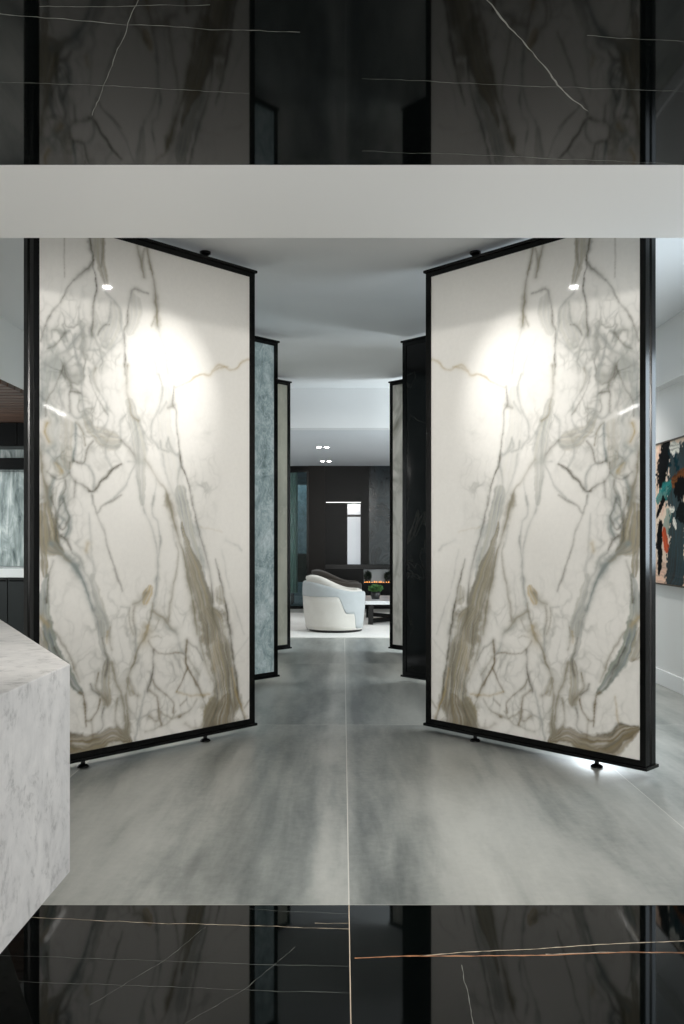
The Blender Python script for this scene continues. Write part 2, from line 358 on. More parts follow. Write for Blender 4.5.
# veins of the book-matched white and gold slab: colour, strength, streaked mass or line, (along the width mm, height mm, width mm)
VEINS = [
 ('G',0.58,1,[(554,1508,73.2),(513,1330,84.4),(461,1158,83.3),(413,1012,80.9),(383,858,81.5)]),
 ('g',0.72,1,[(550,1329,8.4),(516,1216,35.9),(478,1111,65.9),(434,1004,102.1),(395,897,121.3),(359,779,120.1),(341,651,131.5)]),
 ('g',0.75,1,[(341,750,131.5),(304,689,176.8),(273,540,189.1),(229,358,168.4),(210,237,169.1),(242,133,257.6),(248,55,324.2)]),
 ('n',0.5,1,[(204,266,33.9),(223,169,146.2),(242,34,291.2)]),
 ('G',0.18,1,[(661,2078,61.3),(661,1846,112.3),(628,1700,113.2),(560,1441,114.9)]),
 ('n',0.75,1,[(892,105,24.2),(994,158,85.1),(1074,136,92.7),(1180,124,108.6),(1265,156,88.7),(1333,214,69.7),(1418,265,25.6)]),
 ('n',0.6,1,[(1227,94,62.6),(1292,139,70.4),(1347,191,52.1),(1418,261,25.6)]),
 ('g',0.45,1,[(933,94,48),(1054,98,74.6),(1199,80,63)]),
 ('g',0.75,1,[(1396,1392,60.1),(1383,1276,86.1),(1374,1193,94.9),(1329,1167,52.4)]),
 ('g',0.7,1,[(1418,1358,42.7),(1409,1193,42.8),(1396,1043,30)]),
 ('b',0.6,1,[(1383,1043,21.4),(1400,977,42.9),(1400,861,51.4),(1383,777,51.7),(1365,726,51.9)]),
 ('b',0.75,1,[(1383,787,51.7),(1374,720,51.8),(1347,642,52.1),(1292,544,54.6),(1237,470,49.1),(1194,413,25.2)]),
 ('g',0.5,1,[(1436,758,42.5),(1418,690,51.2),(1383,612,25.8)]),
 ('b',0.22,1,[(1347,2119,112.9),(1356,1992,95.4),(1374,1898,77.7)]),
 ('b',0.25,1,[(1338,1844,69.7),(1347,1759,60.8),(1320,1669,52.5),(1292,1587,52.8),(1274,1520,35.4),(1310,1435,26.3)]),
 ('g',0.3,1,[(1274,1825,70.8),(1283,1723,61.8),(1274,1622,53.1)]),
 ('g',0.35,1,[(984,1773,56.9),(1044,1777,84),(1132,1821,54.9),(1175,1886,36.2)]),
 ('G',0.4,1,[(902,1986,48.3),(860,1864,68.3),(829,1722,88.5),(818,1650,59.1),(818,1434,39.4)]),
 ('G',0.3,1,[(994,2513,56.7),(984,2426,75.8),(1034,2312,84.3)]),
 ('G',0.32,1,[(1113,2446,36.8),(1103,2387,55.3),(1122,2340,45.9)]),
 ('g',0.5,1,[(1088,3034,64.6),(1083,2852,64.8),(1079,2775,55.6),(1069,2708,46.5),(1039,2609,28.1)]),
 ('G',0.28,1,[(860,2575,58.5),(855,2486,68.4),(892,2389,48.4)]),
 ('b',0.3,1,[(1347,2209,69.5),(1365,2140,86.4),(1374,2089,94.9)]),
 ('g',0.45,1,[(254,930,33.5),(254,851,55.8)]),
 ('o',0.6,1,[(760,951,30),(782,906,59.6),(797,879,49.5)]),
 ('g',0.5,1,[(876,381,58.3),(902,447,29)]),
 ('g',0.5,1,[(1044,552,28),(1044,447,56.1),(1036,340,46.8)]),
 ('G',0.5,1,[(1079,765,41.7),(1066,659,37.1),(1036,551,18.7)]),
 ('G',0.45,1,[(1132,1035,36.6),(1103,930,41.5),(1074,850,46.3),(1044,718,46.7)]),
 ('g',0.62,0,[(782,2920,15.9),(780,2884,15.9),(765,2805,18),(749,2735,16),(733,2647,24.1),(719,2558,30.2),(703,2455,30.3)]),
 ('g',0.4,0,[(706,2533,10.1),(749,2451,12)]),
 ('G',0.3,0,[(703,2455,18.2),(684,2389,12.2),(661,2318,12.3),(645,2181,12.3)]),
 ('o',0.5,0,[(2,2367,11.8),(55,2354,11.7),(95,2333,11.5),(121,2299,10.3),(172,2281,10.2),(273,2287,13.3),(322,2245,11)]),
 ('o',0.5,0,[(198,2294,9),(298,2255,13.3),(347,2219,15.3),(407,2216,8.6),(513,2149,6.3),(594,2105,6.2)]),
 ('G',0.25,0,[(797,2351,13.9),(749,2268,14),(722,2170,12.1)]),
 ('g',0.6,0,[(844,3012,19.6),(839,2896,21.6),(823,2791,21.7),(802,2705,17.8)]),
 ('g',0.45,0,[(797,2879,13.9),(813,2812,13.8),(818,2765,13.8)]),
 ('d',0.5,0,[(775,2620,10),(797,2623,11.9),(850,2633,13.7),(876,2617,17.5),(892,2560,17.4),(902,2531,13.5),(910,2440,13.5),(928,2374,17.3),(928,2276,11.5),(925,2142,11.5)]),
 ('d',0.6,0,[(1180,3008,23.5),(1147,2854,27.4),(1132,2797,23.8),(1118,2757,14.7),(1122,2704,9.2),(1106,2638,7.4),(1108,2551,11),(1121,2479,12.9),(1121,2401,12.9),(1130,2335,14.7)]),
 ('d',0.4,0,[(1054,2921,9.2),(1059,2797,11.2),(1072,2707,9.2)]),
 ('d',0.55,0,[(1115,2732,11),(1142,2691,18.3),(1171,2663,21.8),(1208,2624,19.8),(1237,2597,12.5)]),
 ('d',0.45,0,[(1237,2597,8.9),(1274,2542,9.7),(1301,2486,8.8),(1321,2453,10.5),(1374,2380,10.4),(1396,2318,10.3),(1418,2248,10.2)]),
 ('G',0.25,0,[(1320,2440,8.7),(1274,2415,12.4),(1237,2380,8.9)]),
 ('n',0.55,0,[(1289,2935,5.3),(1289,2800,6.2),(1292,2690,7),(1292,2603,5.3)]),
 ('G',0.45,0,[(1044,2573,11.2),(984,2532,15.2),(955,2494,17.2),(951,2414,13.4),(938,2354,13.4)]),
 ('G',0.45,0,[(1018,2534,9.4),(1018,2437,13.2),(1049,2392,14.9),(1093,2332,12.9)]),
 ('d',0.4,0,[(1018,2402,7.5),(1059,2386,11.2),(1088,2337,9.2)]),
 ('G',0.35,0,[(931,2347,13.4),(994,2283,20.8),(1054,2230,26.1),(1103,2170,27.7),(1142,2112,21.9)]),
 ('G',0.5,0,[(1171,2366,10.9),(1218,2298,17.9),(1265,2239,19.5),(1320,2188,22.7),(1383,2121,25.8)]),
 ('G',0.5,0,[(1225,2314,8.9),(1237,2261,11.5),(1218,2187,10.8)]),
 ('G',0.5,0,[(1260,2329,8.9),(1292,2309,12.3),(1274,2263,12.4)]),
 ('G',0.45,0,[(1315,2319,8.8),(1306,2300,10.5),(1301,2267,8.8),(1283,2232,8.8)]),
 ('G',0.45,0,[(1383,2320,10.3),(1387,2253,10.3),(1347,2193,12.2)]),
 ('G',0.4,0,[(1180,2287,10.9),(1190,2234,12.6),(1201,2155,10.8),(1194,2105,10.8)]),
 ('G',0.4,0,[(1088,2259,9.2),(1147,2250,10.9)]),
 ('G',0.35,0,[(1132,2339,12.8),(1147,2258,16.4),(1166,2238,9.1)]),
 ('G',0.5,0,[(1292,2184,12.3),(1274,2136,12.4),(1260,2087,12.4)]),
 ('G',0.4,0,[(1418,2314,12),(1400,2234,17.1),(1422,2148,17.1)]),
 ('G',0.45,0,[(1201,2147,9),(1213,2179,10.8),(1237,2193,11.5),(1265,2163,10.6),(1283,2101,10.6)]),
 ('G',0.4,0,[(1320,2180,10.5),(1347,2126,12.2),(1342,2076,12.2)]),
 ('d',0.6,0,[(603,2114,8.3),(611,2019,16.5),(585,1984,10.4),(582,1909,10.4),(560,1780,11.5),(548,1677,13.6),(513,1594,10.6),(464,1434,10.7)]),
 ('d',0.35,0,[(594,2016,20.7),(645,1987,14.3)]),
 ('G',0.4,0,[(657,2017,10.2),(695,1949,12.2)]),
 ('G',0.4,0,[(706,2174,10.1),(684,2103,10.2),(689,2029,12.2),(711,1952,12.1),(749,1884,14),(749,1811,12),(706,1750,10.1)]),
 ('G',0.5,0,[(639,1820,10.3),(616,1757,14.4),(582,1731,14.6),(560,1742,10.4)]),
 ('G',0.45,0,[(639,1811,10.3),(648,1763,12.3),(611,1734,10.3)]),
 ('G',0.45,0,[(695,1792,10.1),(684,1747,14.2),(633,1732,10.3)]),
 ('G',0.4,0,[(548,1677,10.5),(571,1591,12.5),(571,1515,12.5),(525,1432,18.9)]),
 ('G',0.3,0,[(678,1715,12.2),(659,1623,14.3),(605,1495,14.5),(571,1431,14.6)]),
 ('g',0.55,0,[(797,1679,17.8),(749,1618,16),(706,1554,18.2),(661,1516,14.3),(637,1429,16.4)]),
 ('G',0.4,0,[(725,1564,8.1),(736,1426,10)]),
 ('G',0.3,0,[(803,1829,13.8),(749,1774,10)]),
 ('g',0.5,0,[(910,2191,13.5),(917,2073,21.2),(900,1977,23.1),(886,1925,19.4),(839,1893,17.6)]),
 ('G',0.45,0,[(923,1921,11.5),(953,1864,15.3),(955,1784,13.4),(974,1747,13.3),(1049,1750,13.1),(1113,1805,18.4)]),
 ('G',0.4,0,[(860,1882,11.7),(844,1830,13.7),(837,1685,15.7)]),
 ('g',0.45,0,[(1113,2148,12.9),(1122,2099,14.7),(1088,2029,12.9)]),
 ('G',0.45,0,[(1151,2138,12.8),(1122,2073,14.7),(1054,1986,13.1),(1036,1935,13.1),(1036,1865,13.1),(1079,1817,13),(1113,1818,14.7),(1147,1854,16.4)]),
 ('G',0.5,0,[(1188,2150,10.8),(1190,2004,12.6),(1178,1937,16.2),(1171,1895,18.1),(1151,1854,23.7)]),
 ('d',0.5,0,[(1197,2003,10.8),(1237,2004,12.5),(1257,1986,12.4),(1255,1894,12.4)]),
 ('G',0.5,0,[(1175,1899,19.9),(1218,1871,19.7),(1257,1890,14.2)]),
 ('d',0.4,0,[(1251,1997,10.7),(1246,2048,12.5),(1272,2079,17.7),(1283,2136,21.2)]),
 ('g',0.5,0,[(1223,1847,9),(1185,1799,12.7),(1169,1732,12.7)]),
 ('b',0.6,0,[(1227,1838,12.5),(1227,1753,14.3),(1244,1641,16)]),
 ('d',0.5,0,[(1244,1641,12.5),(1199,1631,14.4),(1171,1641,12.7),(1151,1716,12.8),(1122,1753,12.8)]),
 ('d',0.42,0,[(855,1671,33.2),(876,1701,29.2),(912,1743,19.3),(953,1775,9.5)]),
 ('G',0.35,0,[(1004,1617,11.2),(1044,1684,13.1),(1044,1750,9.2)]),
 ('d',0.6,0,[(953,1642,9.5),(994,1611,13.2),(1054,1557,11.2),(1113,1493,12.9),(1147,1481,10.9)]),
 ('G',0.5,0,[(1122,1497,11),(1121,1553,11),(1151,1612,12.8),(1190,1634,12.6)]),
 ('d',0.5,0,[(1147,1485,12.8),(1199,1520,14.4),(1237,1539,14.3),(1263,1580,14.2),(1265,1631,12.4)]),
 ('d',0.5,0,[(1229,1539,16.1),(1237,1454,12.5)]),
 ('G',0.42,0,[(860,1648,9.8),(923,1528,11.5),(1004,1445,11.2),(1044,1417,9.2)]),
 ('G',0.45,0,[(850,1667,23.5),(839,1559,17.6),(818,1424,21.7)]),
 ('G',0.4,0,[(912,1662,13.5),(855,1662,15.6),(797,1652,29.7)]),
 ('o',0.65,0,[(1383,1827,17.2),(1393,1780,18.9),(1374,1732,19)]),
 ('o',0.65,0,[(1338,1630,15.7),(1310,1586,22.8)]),
 ('g',0.7,0,[(1422,1703,34.1),(1409,1580,30.8),(1392,1507,30.9),(1374,1399,31.1)]),
 ('b',0.5,0,[(1342,1551,13.9),(1374,1482,15.5),(1363,1408,15.6)]),
 ('d',0.45,0,[(1292,1545,10.6),(1283,1503,10.6),(1301,1460,12.3),(1320,1409,10.5)]),
 ('G',0.4,0,[(1333,2096,12.2),(1333,2037,17.4),(1292,1912,14.1)]),
 ('G',0.45,0,[(1365,2083,13.8),(1387,1988,17.2),(1347,1910,15.6),(1329,1845,17.5)]),
 ('b',0.45,0,[(1274,1584,19.5),(1338,1635,19.1),(1383,1681,18.9)]),
 ('b',0.4,0,[(1347,1718,26.1),(1392,1681,22.3),(1418,1720,22.2)]),
 ('G',0.35,0,[(1132,1484,9.2),(1127,1415,9.2)]),
 ('b',0.4,0,[(1418,2092,25.6),(1409,1961,25.7),(1422,1860,25.6)]),
 ('d',0.55,0,[(467,1483,11.7),(422,1283,12.9),(359,1099,15.3),(316,932,17.6),(308,756,15.5),(254,645,13.4)]),
 ('g',0.7,0,[(645,1477,26.6),(605,1328,31),(560,1216,25.1),(513,1064,27.4),(473,882,29.8),(434,659,27.9)]),
 ('b',0.35,0,[(437,1302,42.9),(413,1187,32.4),(371,1061,28.3)]),
 ('d',0.65,0,[(294,1098,8.9),(261,999,11.2),(236,929,15.7),(223,850,13.5),(198,749,18.1),(179,638,25)]),
 ('g',0.4,0,[(279,931,11.1),(279,872,15.6),(242,850,11.2)]),
 ('g',0.5,0,[(298,805,15.5),(285,716,24.4),(242,644,22.4)]),
 ('G',0.28,0,[(179,897,10.2),(134,785,10.3),(75,630,10.4)]),
 ('G',0.28,0,[(242,1156,10.1),(223,1067,10.1),(185,927,10.2)]),
 ('G',0.3,0,[(217,1223,15.8),(147,1195,13.7),(88,1159,13.9)]),
 ('o',0.2,0,[(242,1269,7.8),(413,1302,6.5)]),
 ('G',0.55,0,[(738,1473,12),(741,1372,14),(706,1327,12.1),(695,1225,14.2),(708,1096,14.1),(717,967,18.2),(744,840,16),(755,776,14)]),
 ('G',0.45,0,[(803,1389,13.8),(755,1308,14),(719,1161,14.1),(706,1068,12.1)]),
 ('g',0.5,0,[(749,859,10),(760,777,12),(797,698,11.9)]),
 ('g',0.45,0,[(582,1206,8.3),(582,1056,14.6),(616,907,16.5),(639,759,14.4)]),
 ('G',0.3,0,[(616,1309,8.3),(588,1188,10.4)]),
 ('g',0.55,0,[(755,813,18),(695,782,30.4),(639,741,24.6),(577,671,18.7)]),
 ('g',0.4,0,[(703,755,8.1),(730,710,10.1)]),
 ('g',0.4,0,[(797,734,29.7),(749,703,24)]),
 ('G',0.5,0,[(823,1470,11.8),(797,1376,13.9)]),
 ('d',0.4,0,[(953,1466,8.6),(1034,1419,10.3),(1072,1405,9.2),(1095,1373,9.2)]),
 ('d',0.4,0,[(1127,1459,8.2),(1103,1373,9.2),(1064,1287,9.2),(1024,1164,10.3),(984,1040,11.4),(943,941,11.5)]),
 ('G',0.35,0,[(1147,1364,10.9),(1132,1234,12.8),(1124,1122,12.8),(1113,1061,11),(1132,1008,11)]),
 ('o',0.35,0,[(1147,1204,23.7),(1161,1165,20)]),
 ('b',0.55,0,[(1297,1445,26.4),(1274,1361,30.1),(1265,1277,26.6),(1288,1234,19.4)]),
 ('b',0.5,0,[(1310,1411,14),(1333,1368,17.4),(1301,1327,14.1),(1320,1285,12.2)]),
 ('d',0.5,0,[(1365,1451,10.4),(1342,1376,12.2),(1336,1276,13.9),(1338,1226,13.9),(1310,1175,12.3)]),
 ('d',0.5,0,[(1255,1175,8.9),(1274,1217,12.4),(1310,1243,12.3)]),
 ('b',0.8,0,[(1365,1201,20.8),(1310,1154,31.6),(1255,1107,35.4),(1218,1059,32.3),(1180,994,27.1),(1142,906,21.9),(1108,852,18.4)]),
 ('g',0.6,0,[(1347,1184,17.4),(1301,1137,22.8),(1265,1116,16)]),
 ('G',0.5,0,[(1251,1162,12.5),(1199,1123,16.2),(1180,1054,14.5),(1147,1018,21.9),(1113,931,22.1),(1088,877,24),(1049,805,22.4),(1026,707,24.4)]),
 ('G',0.4,0,[(1151,1139,10.9),(1122,1087,12.8),(1132,1035,12.8)]),
 ('G',0.55,0,[(1111,857,18.4),(1093,773,20.3),(1074,711,24.1)]),
 ('d',0.55,0,[(1358,1117,10.4),(1374,1051,12.1),(1381,976,12.1),(1387,902,10.3)]),
 ('g',0.7,0,[(786,920,25.8),(823,881,33.5),(871,861,19.5)]),
 ('g',0.55,0,[(860,851,11.7),(873,775,15.6),(862,694,15.6)]),
 ('g',0.45,0,[(892,840,9.7),(899,768,11.5),(881,695,9.7)]),
 ('G',0.35,0,[(897,840,7.7),(953,852,9.5)]),
 ('o',0.5,0,[(1418,829,25.6),(1378,777,22.4)]),
 ('d',0.65,0,[(182,690,13.6),(172,560,13.6),(153,458,12.6),(121,315,13.8),(108,213,13.8),(66,96,13.9)]),
 ('g',0.6,0,[(422,708,17.2),(395,551,19.5),(347,420,24.1),(310,358,19.9),(304,259,19.9),(347,187,19.7),(425,93,21.4)]),
 ('o',0.35,0,[(304,572,33.1),(310,446,28.7)]),
 ('d',0.35,0,[(242,211,9),(261,76,13.4)]),
 ('d',0.35,0,[(292,179,8.9),(322,77,13.2)]),
 ('g',0.45,0,[(16,231,9.4),(71,175,11.5)]),
 ('G',0.25,0,[(42,599,11.7),(147,498,10.3)]),
 ('d',0.45,0,[(511,624,12.7),(443,575,12.9),(395,498,13)]),
 ('n',0.75,0,[(508,624,19),(519,535,14.8),(504,467,12.7),(443,374,12.9),(381,285,15.2)]),
 ('g',0.4,0,[(502,533,12.7),(419,409,12.9)]),
 ('n',0.65,0,[(504,467,12.7),(537,414,11.5),(585,339,10.4)]),
 ('o',0.5,0,[(585,342,9.2),(513,311,9.5),(395,296,13),(335,293,9.9)]),
 ('g',0.4,0,[(383,289,8.7),(359,189,8.7)]),
 ('n',0.5,0,[(525,545,8.4),(582,564,11.4),(672,568,9.2),(727,588,12.1),(773,651,10)]),
 ('G',0.5,0,[(645,724,22.5),(582,673,22.9),(560,586,20.8),(525,545,12.6)]),
 ('d',0.65,0,[(738,593,14),(738,492,15.1),(755,412,18),(776,369,13.9)]),
 ('n',0.5,0,[(738,428,9),(706,369,11.1),(639,314,11.2),(607,272,9.2),(612,221,9.2)]),
 ('n',0.5,0,[(765,372,12),(719,324,14.1),(706,221,15.2),(686,158,12.2)]),
 ('n',0.55,0,[(525,142,18.9),(478,109,17),(431,104,12.9)]),
 ('n',0.4,0,[(455,155,6.4),(449,106,10.7)]),
 ('n',0.6,0,[(560,185,14.6),(566,186,14.6)]),
 ('n',0.35,0,[(771,222,19.9),(717,186,12.1)]),
 ('n',0.35,0,[(513,287,9.5),(560,256,9.4)]),
 ('g',0.35,0,[(684,662,8.1),(711,674,8.1),(755,668,8)]),
 ('o',0.65,0,[(776,734,17.9),(787,698,33.7),(803,663,39.5)]),
 ('o',0.45,0,[(55,104,9.2),(121,245,11.5),(172,431,9.1)]),
 ('d',0.4,0,[(359,703,8.7),(341,546,9.9),(292,365,8.9),(279,217,10),(359,73,10.9)]),
 ('d',0.35,0,[(217,584,7.9),(191,383,9.1),(172,222,9.1),(147,78,10.3)]),
 ('g',0.4,0,[(431,276,10.7),(502,210,12.7),(616,189,12.4),(706,240,10.1)]),
 ('g',0.35,0,[(594,223,9.2),(661,159,10.2),(797,144,9.9)]),
 ('d',0.4,0,[(1292,2311,7.9),(1333,2245,8.7),(1383,2212,8.6)]),
 ('d',0.4,0,[(1034,1909,8.4),(1103,1997,9.2),(1147,2096,8.2)]),
 ('d',0.4,0,[(1292,2135,8.8),(1329,2045,9.5),(1383,1947,8.6),(1392,1863,7.7)]),
 ('d',0.4,0,[(1265,1580,8.9),(1329,1543,8.7),(1383,1582,8.6)]),
 ('d',0.4,0,[(1292,1445,7.9),(1269,1344,8.9),(1292,1276,8.8),(1333,1318,7.8),(1320,1394,7.9),(1292,1428,7.9)]),
 ('g',0.65,0,[(786,689,29.8),(829,638,17.7),(855,595,17.6),(865,551,17.5),(902,456,19.3),(917,360,21.2),(907,269,17.4),(914,136,21.2)]),
 ('G',0.45,0,[(865,740,11.7),(858,614,17.6)]),
 ('G',0.45,0,[(791,370,11.9),(818,292,13.8),(844,205,13.7),(862,109,11.7)]),
 ('n',0.45,0,[(839,354,23.5),(886,387,19.4)]),
 ('g',0.6,0,[(1018,540,16.8),(984,466,22.8),(943,363,21.1),(925,254,21.1),(923,137,25)]),
 ('g',0.5,0,[(1018,752,11.2),(1020,655,13.2),(1012,619,13.2)]),
 ('o',0.5,0,[(1034,726,11.2),(1039,665,9.4)]),
 ('d',0.45,0,[(1066,694,11.2),(1039,547,13.1),(1044,482,15)]),
 ('g',0.6,0,[(1091,505,12.9),(1103,432,22.1),(1079,398,24.1),(1044,350,24.3),(1029,313,18.8)]),
 ('d',0.55,0,[(1137,454,12.8),(1122,413,14.7),(1081,388,14.8)]),
 ('n',0.65,0,[(1079,364,11.1),(1093,313,12.9),(1132,261,12.8),(1163,261,10.9)]),
 ('d',0.5,0,[(1054,312,9.2),(1066,257,13),(1062,213,13),(1093,183,12.9)]),
 ('n',0.6,0,[(1132,263,11),(1122,162,14.7)]),
 ('g',0.5,0,[(1342,750,10.4),(1283,661,12.4),(1237,546,14.3),(1204,475,10.8)]),
 ('d',0.5,0,[(1347,667,12.2),(1292,553,12.3),(1237,444,12.5)]),
 ('n',0.75,0,[(1204,419,14.4),(1178,377,14.5),(1163,229,9.1)]),
 ('o',0.4,0,[(1292,409,7),(1312,261,7.9)]),
 ('g',0.45,0,[(969,349,11.4),(986,245,15.2),(953,133,17.2)]),
 ('d',0.55,0,[(1418,277,10.2),(1365,260,8.6),(1310,256,10.5),(1274,208,10.6),(1190,180,9)]),
 ('d',0.4,0,[(1347,233,8.7),(1292,173,14.1),(1237,113,12.5)]),
 ('n',0.5,0,[(1418,624,10.2),(1392,609,13.7)]),
 ('w',0.35,0,[(1383,130,34.4),(1329,95,43.6)]),
]
VCOL = {'g': s2l(138, 132, 115), 'G': s2l(158, 159, 154), 'b': s2l(130, 137, 134), 'o': s2l(172, 152, 108), 'd': s2l(92, 89, 76), 'n': s2l(116, 105, 82), 'w': s2l(226, 223, 215)}
def paint_slab(x, z, base, veins, cols, wob=1.0, net=None):
    """x, z in metres -> rgb array"""
    xw = x + wob * (.012 * fbm(x * 7, z * 7, 3) + .007 * fbm(x * 26, z * 26, 11, 3))
    zw = z + wob * (.014 * fbm(x * 7, z * 7, 23) + .007 * fbm(x * 26, z * 26, 31, 3))
    col = np.empty((x.size, 3)); cl = fbm(x * 2.2, z * 1.6, 41); col[:] = base
    col *= (1 + .05 * cl)[:, None]
    grain = fbm(x * 45, z * 45, 61, 3); patch = fbm(x * 9, z * 9, 71, 3)
    if net:
        mask = np.zeros(x.size)
        for cx, cz, rx, rz_, st in net: mask = np.maximum(mask, st * np.exp(-np.power(((x - cx) / rx) ** 2 + ((z - cz) / rz_) ** 2, 1.5)))
        for sc, asp, wd, seed, amt in ((7.5, .5, .13, 81, 1.0), (15.0, .55, .14, 91, .6)):
            X = xw * sc + .9 * fbm(x * 7, z * 7, 95); Z = zw * sc * asp + .9 * fbm(x * 7, z * 7, 97)
            rs = np.random.RandomState(seed); jx = rs.rand(64, 64); jz = rs.rand(64, 64); xi = np.floor(X).astype(int); zi = np.floor(Z).astype(int)
            f1 = np.full(x.size, 9.0); f2 = np.full(x.size, 9.0)
            for ddx in (-1, 0, 1):
                for ddz in (-1, 0, 1):
                    a_ = (xi + ddx) % 64; c_ = (zi + ddz) % 64
                    dd = np.hypot(xi + ddx + jx[a_, c_] - X, zi + ddz + jz[a_, c_] - Z)
                    f2 = np.where(dd < f1, f1, np.minimum(f2, dd)); f1 = np.minimum(f1, dd)
            e = np.exp(-np.power((f2 - f1) / wd, 1.3)) * np.clip(.55 + 1.1 * patch, 0, 1)
            f = (mask * amt * e)[:, None]; col = col * (1 - f) + np.array(s2l(138, 138, 130)) * f
        hz = (mask * .09 * np.clip(.5 + 1.2 * fbm(x * 8, z * 6, 99), 0, 1))[:, None]; col = col * (1 - hz) + np.array(cols['b']) * hz
    for c, s, p, pts in veins:
        Q = catmull([(a / 1000, b / 1000, d / 1000) for a, b, d in pts], .006)
        m = Q[:, 2].max() * 1.6 + .02
        idx = np.nonzero((xw > Q[:, 0].min() - m) & (xw < Q[:, 0].max() + m) & (zw > Q[:, 1].min() - m) & (zw < Q[:, 1].max() + m))[0]
        if idx.size == 0: continue
        best = np.full(idx.size, 9.0); X = xw[idx]; Z = zw[idx]; near = np.zeros(idx.size, int)
        for k, (qx, qz, qw) in enumerate(Q):
            d = np.sqrt((X - qx) ** 2 + (Z - qz) ** 2) / (max(qw, .006) / 2)
            c_ = d < best; best[c_] = d[c_]; near[c_] = k
        if p:
            T = np.gradient(Q[:, :2], axis=0); T /= np.linalg.norm(T, axis=1)[:, None] + 1e-9
            q = Q[near]; across = ((X - q[:, 0]) * -T[near, 1] + (Z - q[:, 1]) * T[near, 0]) / (np.maximum(q[:, 2], .006) / 2); along = near * .006
            wd = Q[:, 2].max(); n_ = max(2.0, wd * 32)
            st = fbm(across * n_ + 40 + 1.2 * patch[idx], along * 3.2 + 3, 51, 3); st2 = fbm(across * n_ * 1.4 + 80, along * 2.4 + 9, 55, 3)
        if p == 1:
            f = s * 1.15 * np.clip((1.30 + .5 * patch[idx] + .25 * grain[idx] - best) / .38, 0, 1)
            f = f * np.clip(.92 + .55 * st + .35 * patch[idx], .3, 1.15)
            tint = (1 + .42 * st2)[:, None] * (1 + np.clip(st2, -.4, .4)[:, None] * np.array([.10, .02, -.22]))
        elif p == 2:
            f = s * np.clip((1.1 + .5 * patch[idx] + .5 * grain[idx] - best) / .15, 0, 1); tint = (1 + .9 * st)[:, None]
        else:
            soft = np.clip(.78 + .9 * patch[idx], .25, 1.15)
            f = s * 1.05 * soft * np.exp(-np.power(best * np.clip(.82 + .4 * grain[idx] - .5 * patch[idx], .4, 1.6), 2.4)) * np.clip(.72 + .5 * np.exp(-np.power(best / .4, 2)), 0, 1.2) + .34 * s * np.exp(-np.power(best * .42, 2))
            tint = 1.0
        f = np.clip(f, 0, 1)[:, None]
        col[idx] = col[idx] * (1 - f) + np.array(cols[c]) * tint * f
    return np.clip(col, 0, 1)

def painted_grid(name, nx, nz, fn, colour_fn, material, parent=None, back=None):
    """grid sheet with 'stone' colours; fn(u, v) -> xyz, u v in 0..1"""
    u, v = np.meshgrid(np.linspace(0, 1, nx), np.linspace(0, 1, nz)); u = u.ravel(); v = v.ravel()
    co = np.array(fn(u, v)).T
    i = np.arange((nx - 1) * (nz - 1)); r, c = divmod(i, nx - 1); a = r * nx + c
    faces = np.stack([a, a + 1, a + nx + 1, a + nx], 1)
    me = bpy.data.meshes.new(name); V_ = co.tolist(); F_ = faces.tolist(); n0 = len(V_)
    rgb = colour_fn(u, v)
    if back is not None:                                   # close the sheet into a slab of real thickness
        cs = [0, nx - 1, nx * nz - 1, nx * (nz - 1)]
        ring = list(range(nx)) + [k * nx + nx - 1 for k in range(1, nz)] + [nx * (nz - 1) + k for k in range(nx - 2, -1, -1)] + [k * nx for k in range(nz - 2, 0, -1)]
        V_ += [[p + q for p, q in zip(V_[k], back)] for k in ring]
        rgb = np.vstack([rgb, rgb[ring]]); L = len(ring)
        for k in range(L):
            k2 = (k + 1) % L; F_.append([ring[k2], ring[k], n0 + k, n0 + k2])
        F_.append([n0 + k for k in range(L)][::-1])
    me.from_pydata(V_, [], F_); me.update()
    at = me.color_attributes.new('stone', 'FLOAT_COLOR', 'POINT')
    at.data.foreach_set('color', np.hstack([rgb, np.ones((len(rgb), 1))]).astype(np.float32).ravel())
    me.materials.append(material)
    o = bpy.data.objects.new(name, me); C.objects.link(o)
    if parent: o.parent = parent
    return o

# ------------------------------------------------------------------ the room
CEIL = 2.977; SOF = 2.487; WX = 2.69; FED = 2.89
# grey tiled floor
o = MB().box(-WX - 2.6, WX + .15, FED, 10.0, -.12, 0).box(-4.1, 4.1, 10.0, 15.25, -.12, 0).box(-4.1, -.3, 15.25, 18.6, -.12, 0).build('floor', M['concrete_tile']); struct(o)
# polished black stone threshold floor with inlaid veins
f = MB().box(-WX - .15, WX + .15, -4.6, FED, -.12, 0)
FV = [('o', 7, [(0.034, 2.522), (0.174, 2.534), (0.351, 2.534), (0.633, 2.543), (0.83, 2.558), (1.012, 2.552), (1.8, 2.60)]),
      ('c', 4.5, [(0.227, 2.537), (0.354, 2.558), (0.644, 2.589), (0.848, 2.615), (1.043, 2.631), (1.8, 2.70)]),
      ('c', 3.0, [(0.60, 2.545), (0.83, 2.560), (1.012, 2.554), (1.6, 2.59)]),
      ('w', 2.6, [(0.344, 2.483), (0.338, 2.345), (0.327, 2.181), (0.30, 1.9)]), ('c', 2.6, [(-1.9, 2.87), (-1.001, 2.795), (-0.619, 2.758), (-0.311, 2.733), (0.018, 2.705)]),
      ('w', 1.8, [(-1.9, 2.58), (-0.923, 2.537), (-0.518, 2.504), (0.018, 2.471)]), ('w', 1.8, [(-0.9, 2.39), (-0.267, 2.345), (0.018, 2.327)]),
      ('w', 1.8, [(-0.309, 2.859), (0.018, 2.821)]), ('c', 2, [(-0.09, 2.755), (0.018, 2.752)]), ('w', 1.6, [(-0.668, 2.27), (-0.52, 2.513), (-0.437, 2.726)]),
      ('w', 1.5, [(-0.401, 2.181), (-0.267, 2.345), (-0.145, 2.593)])]
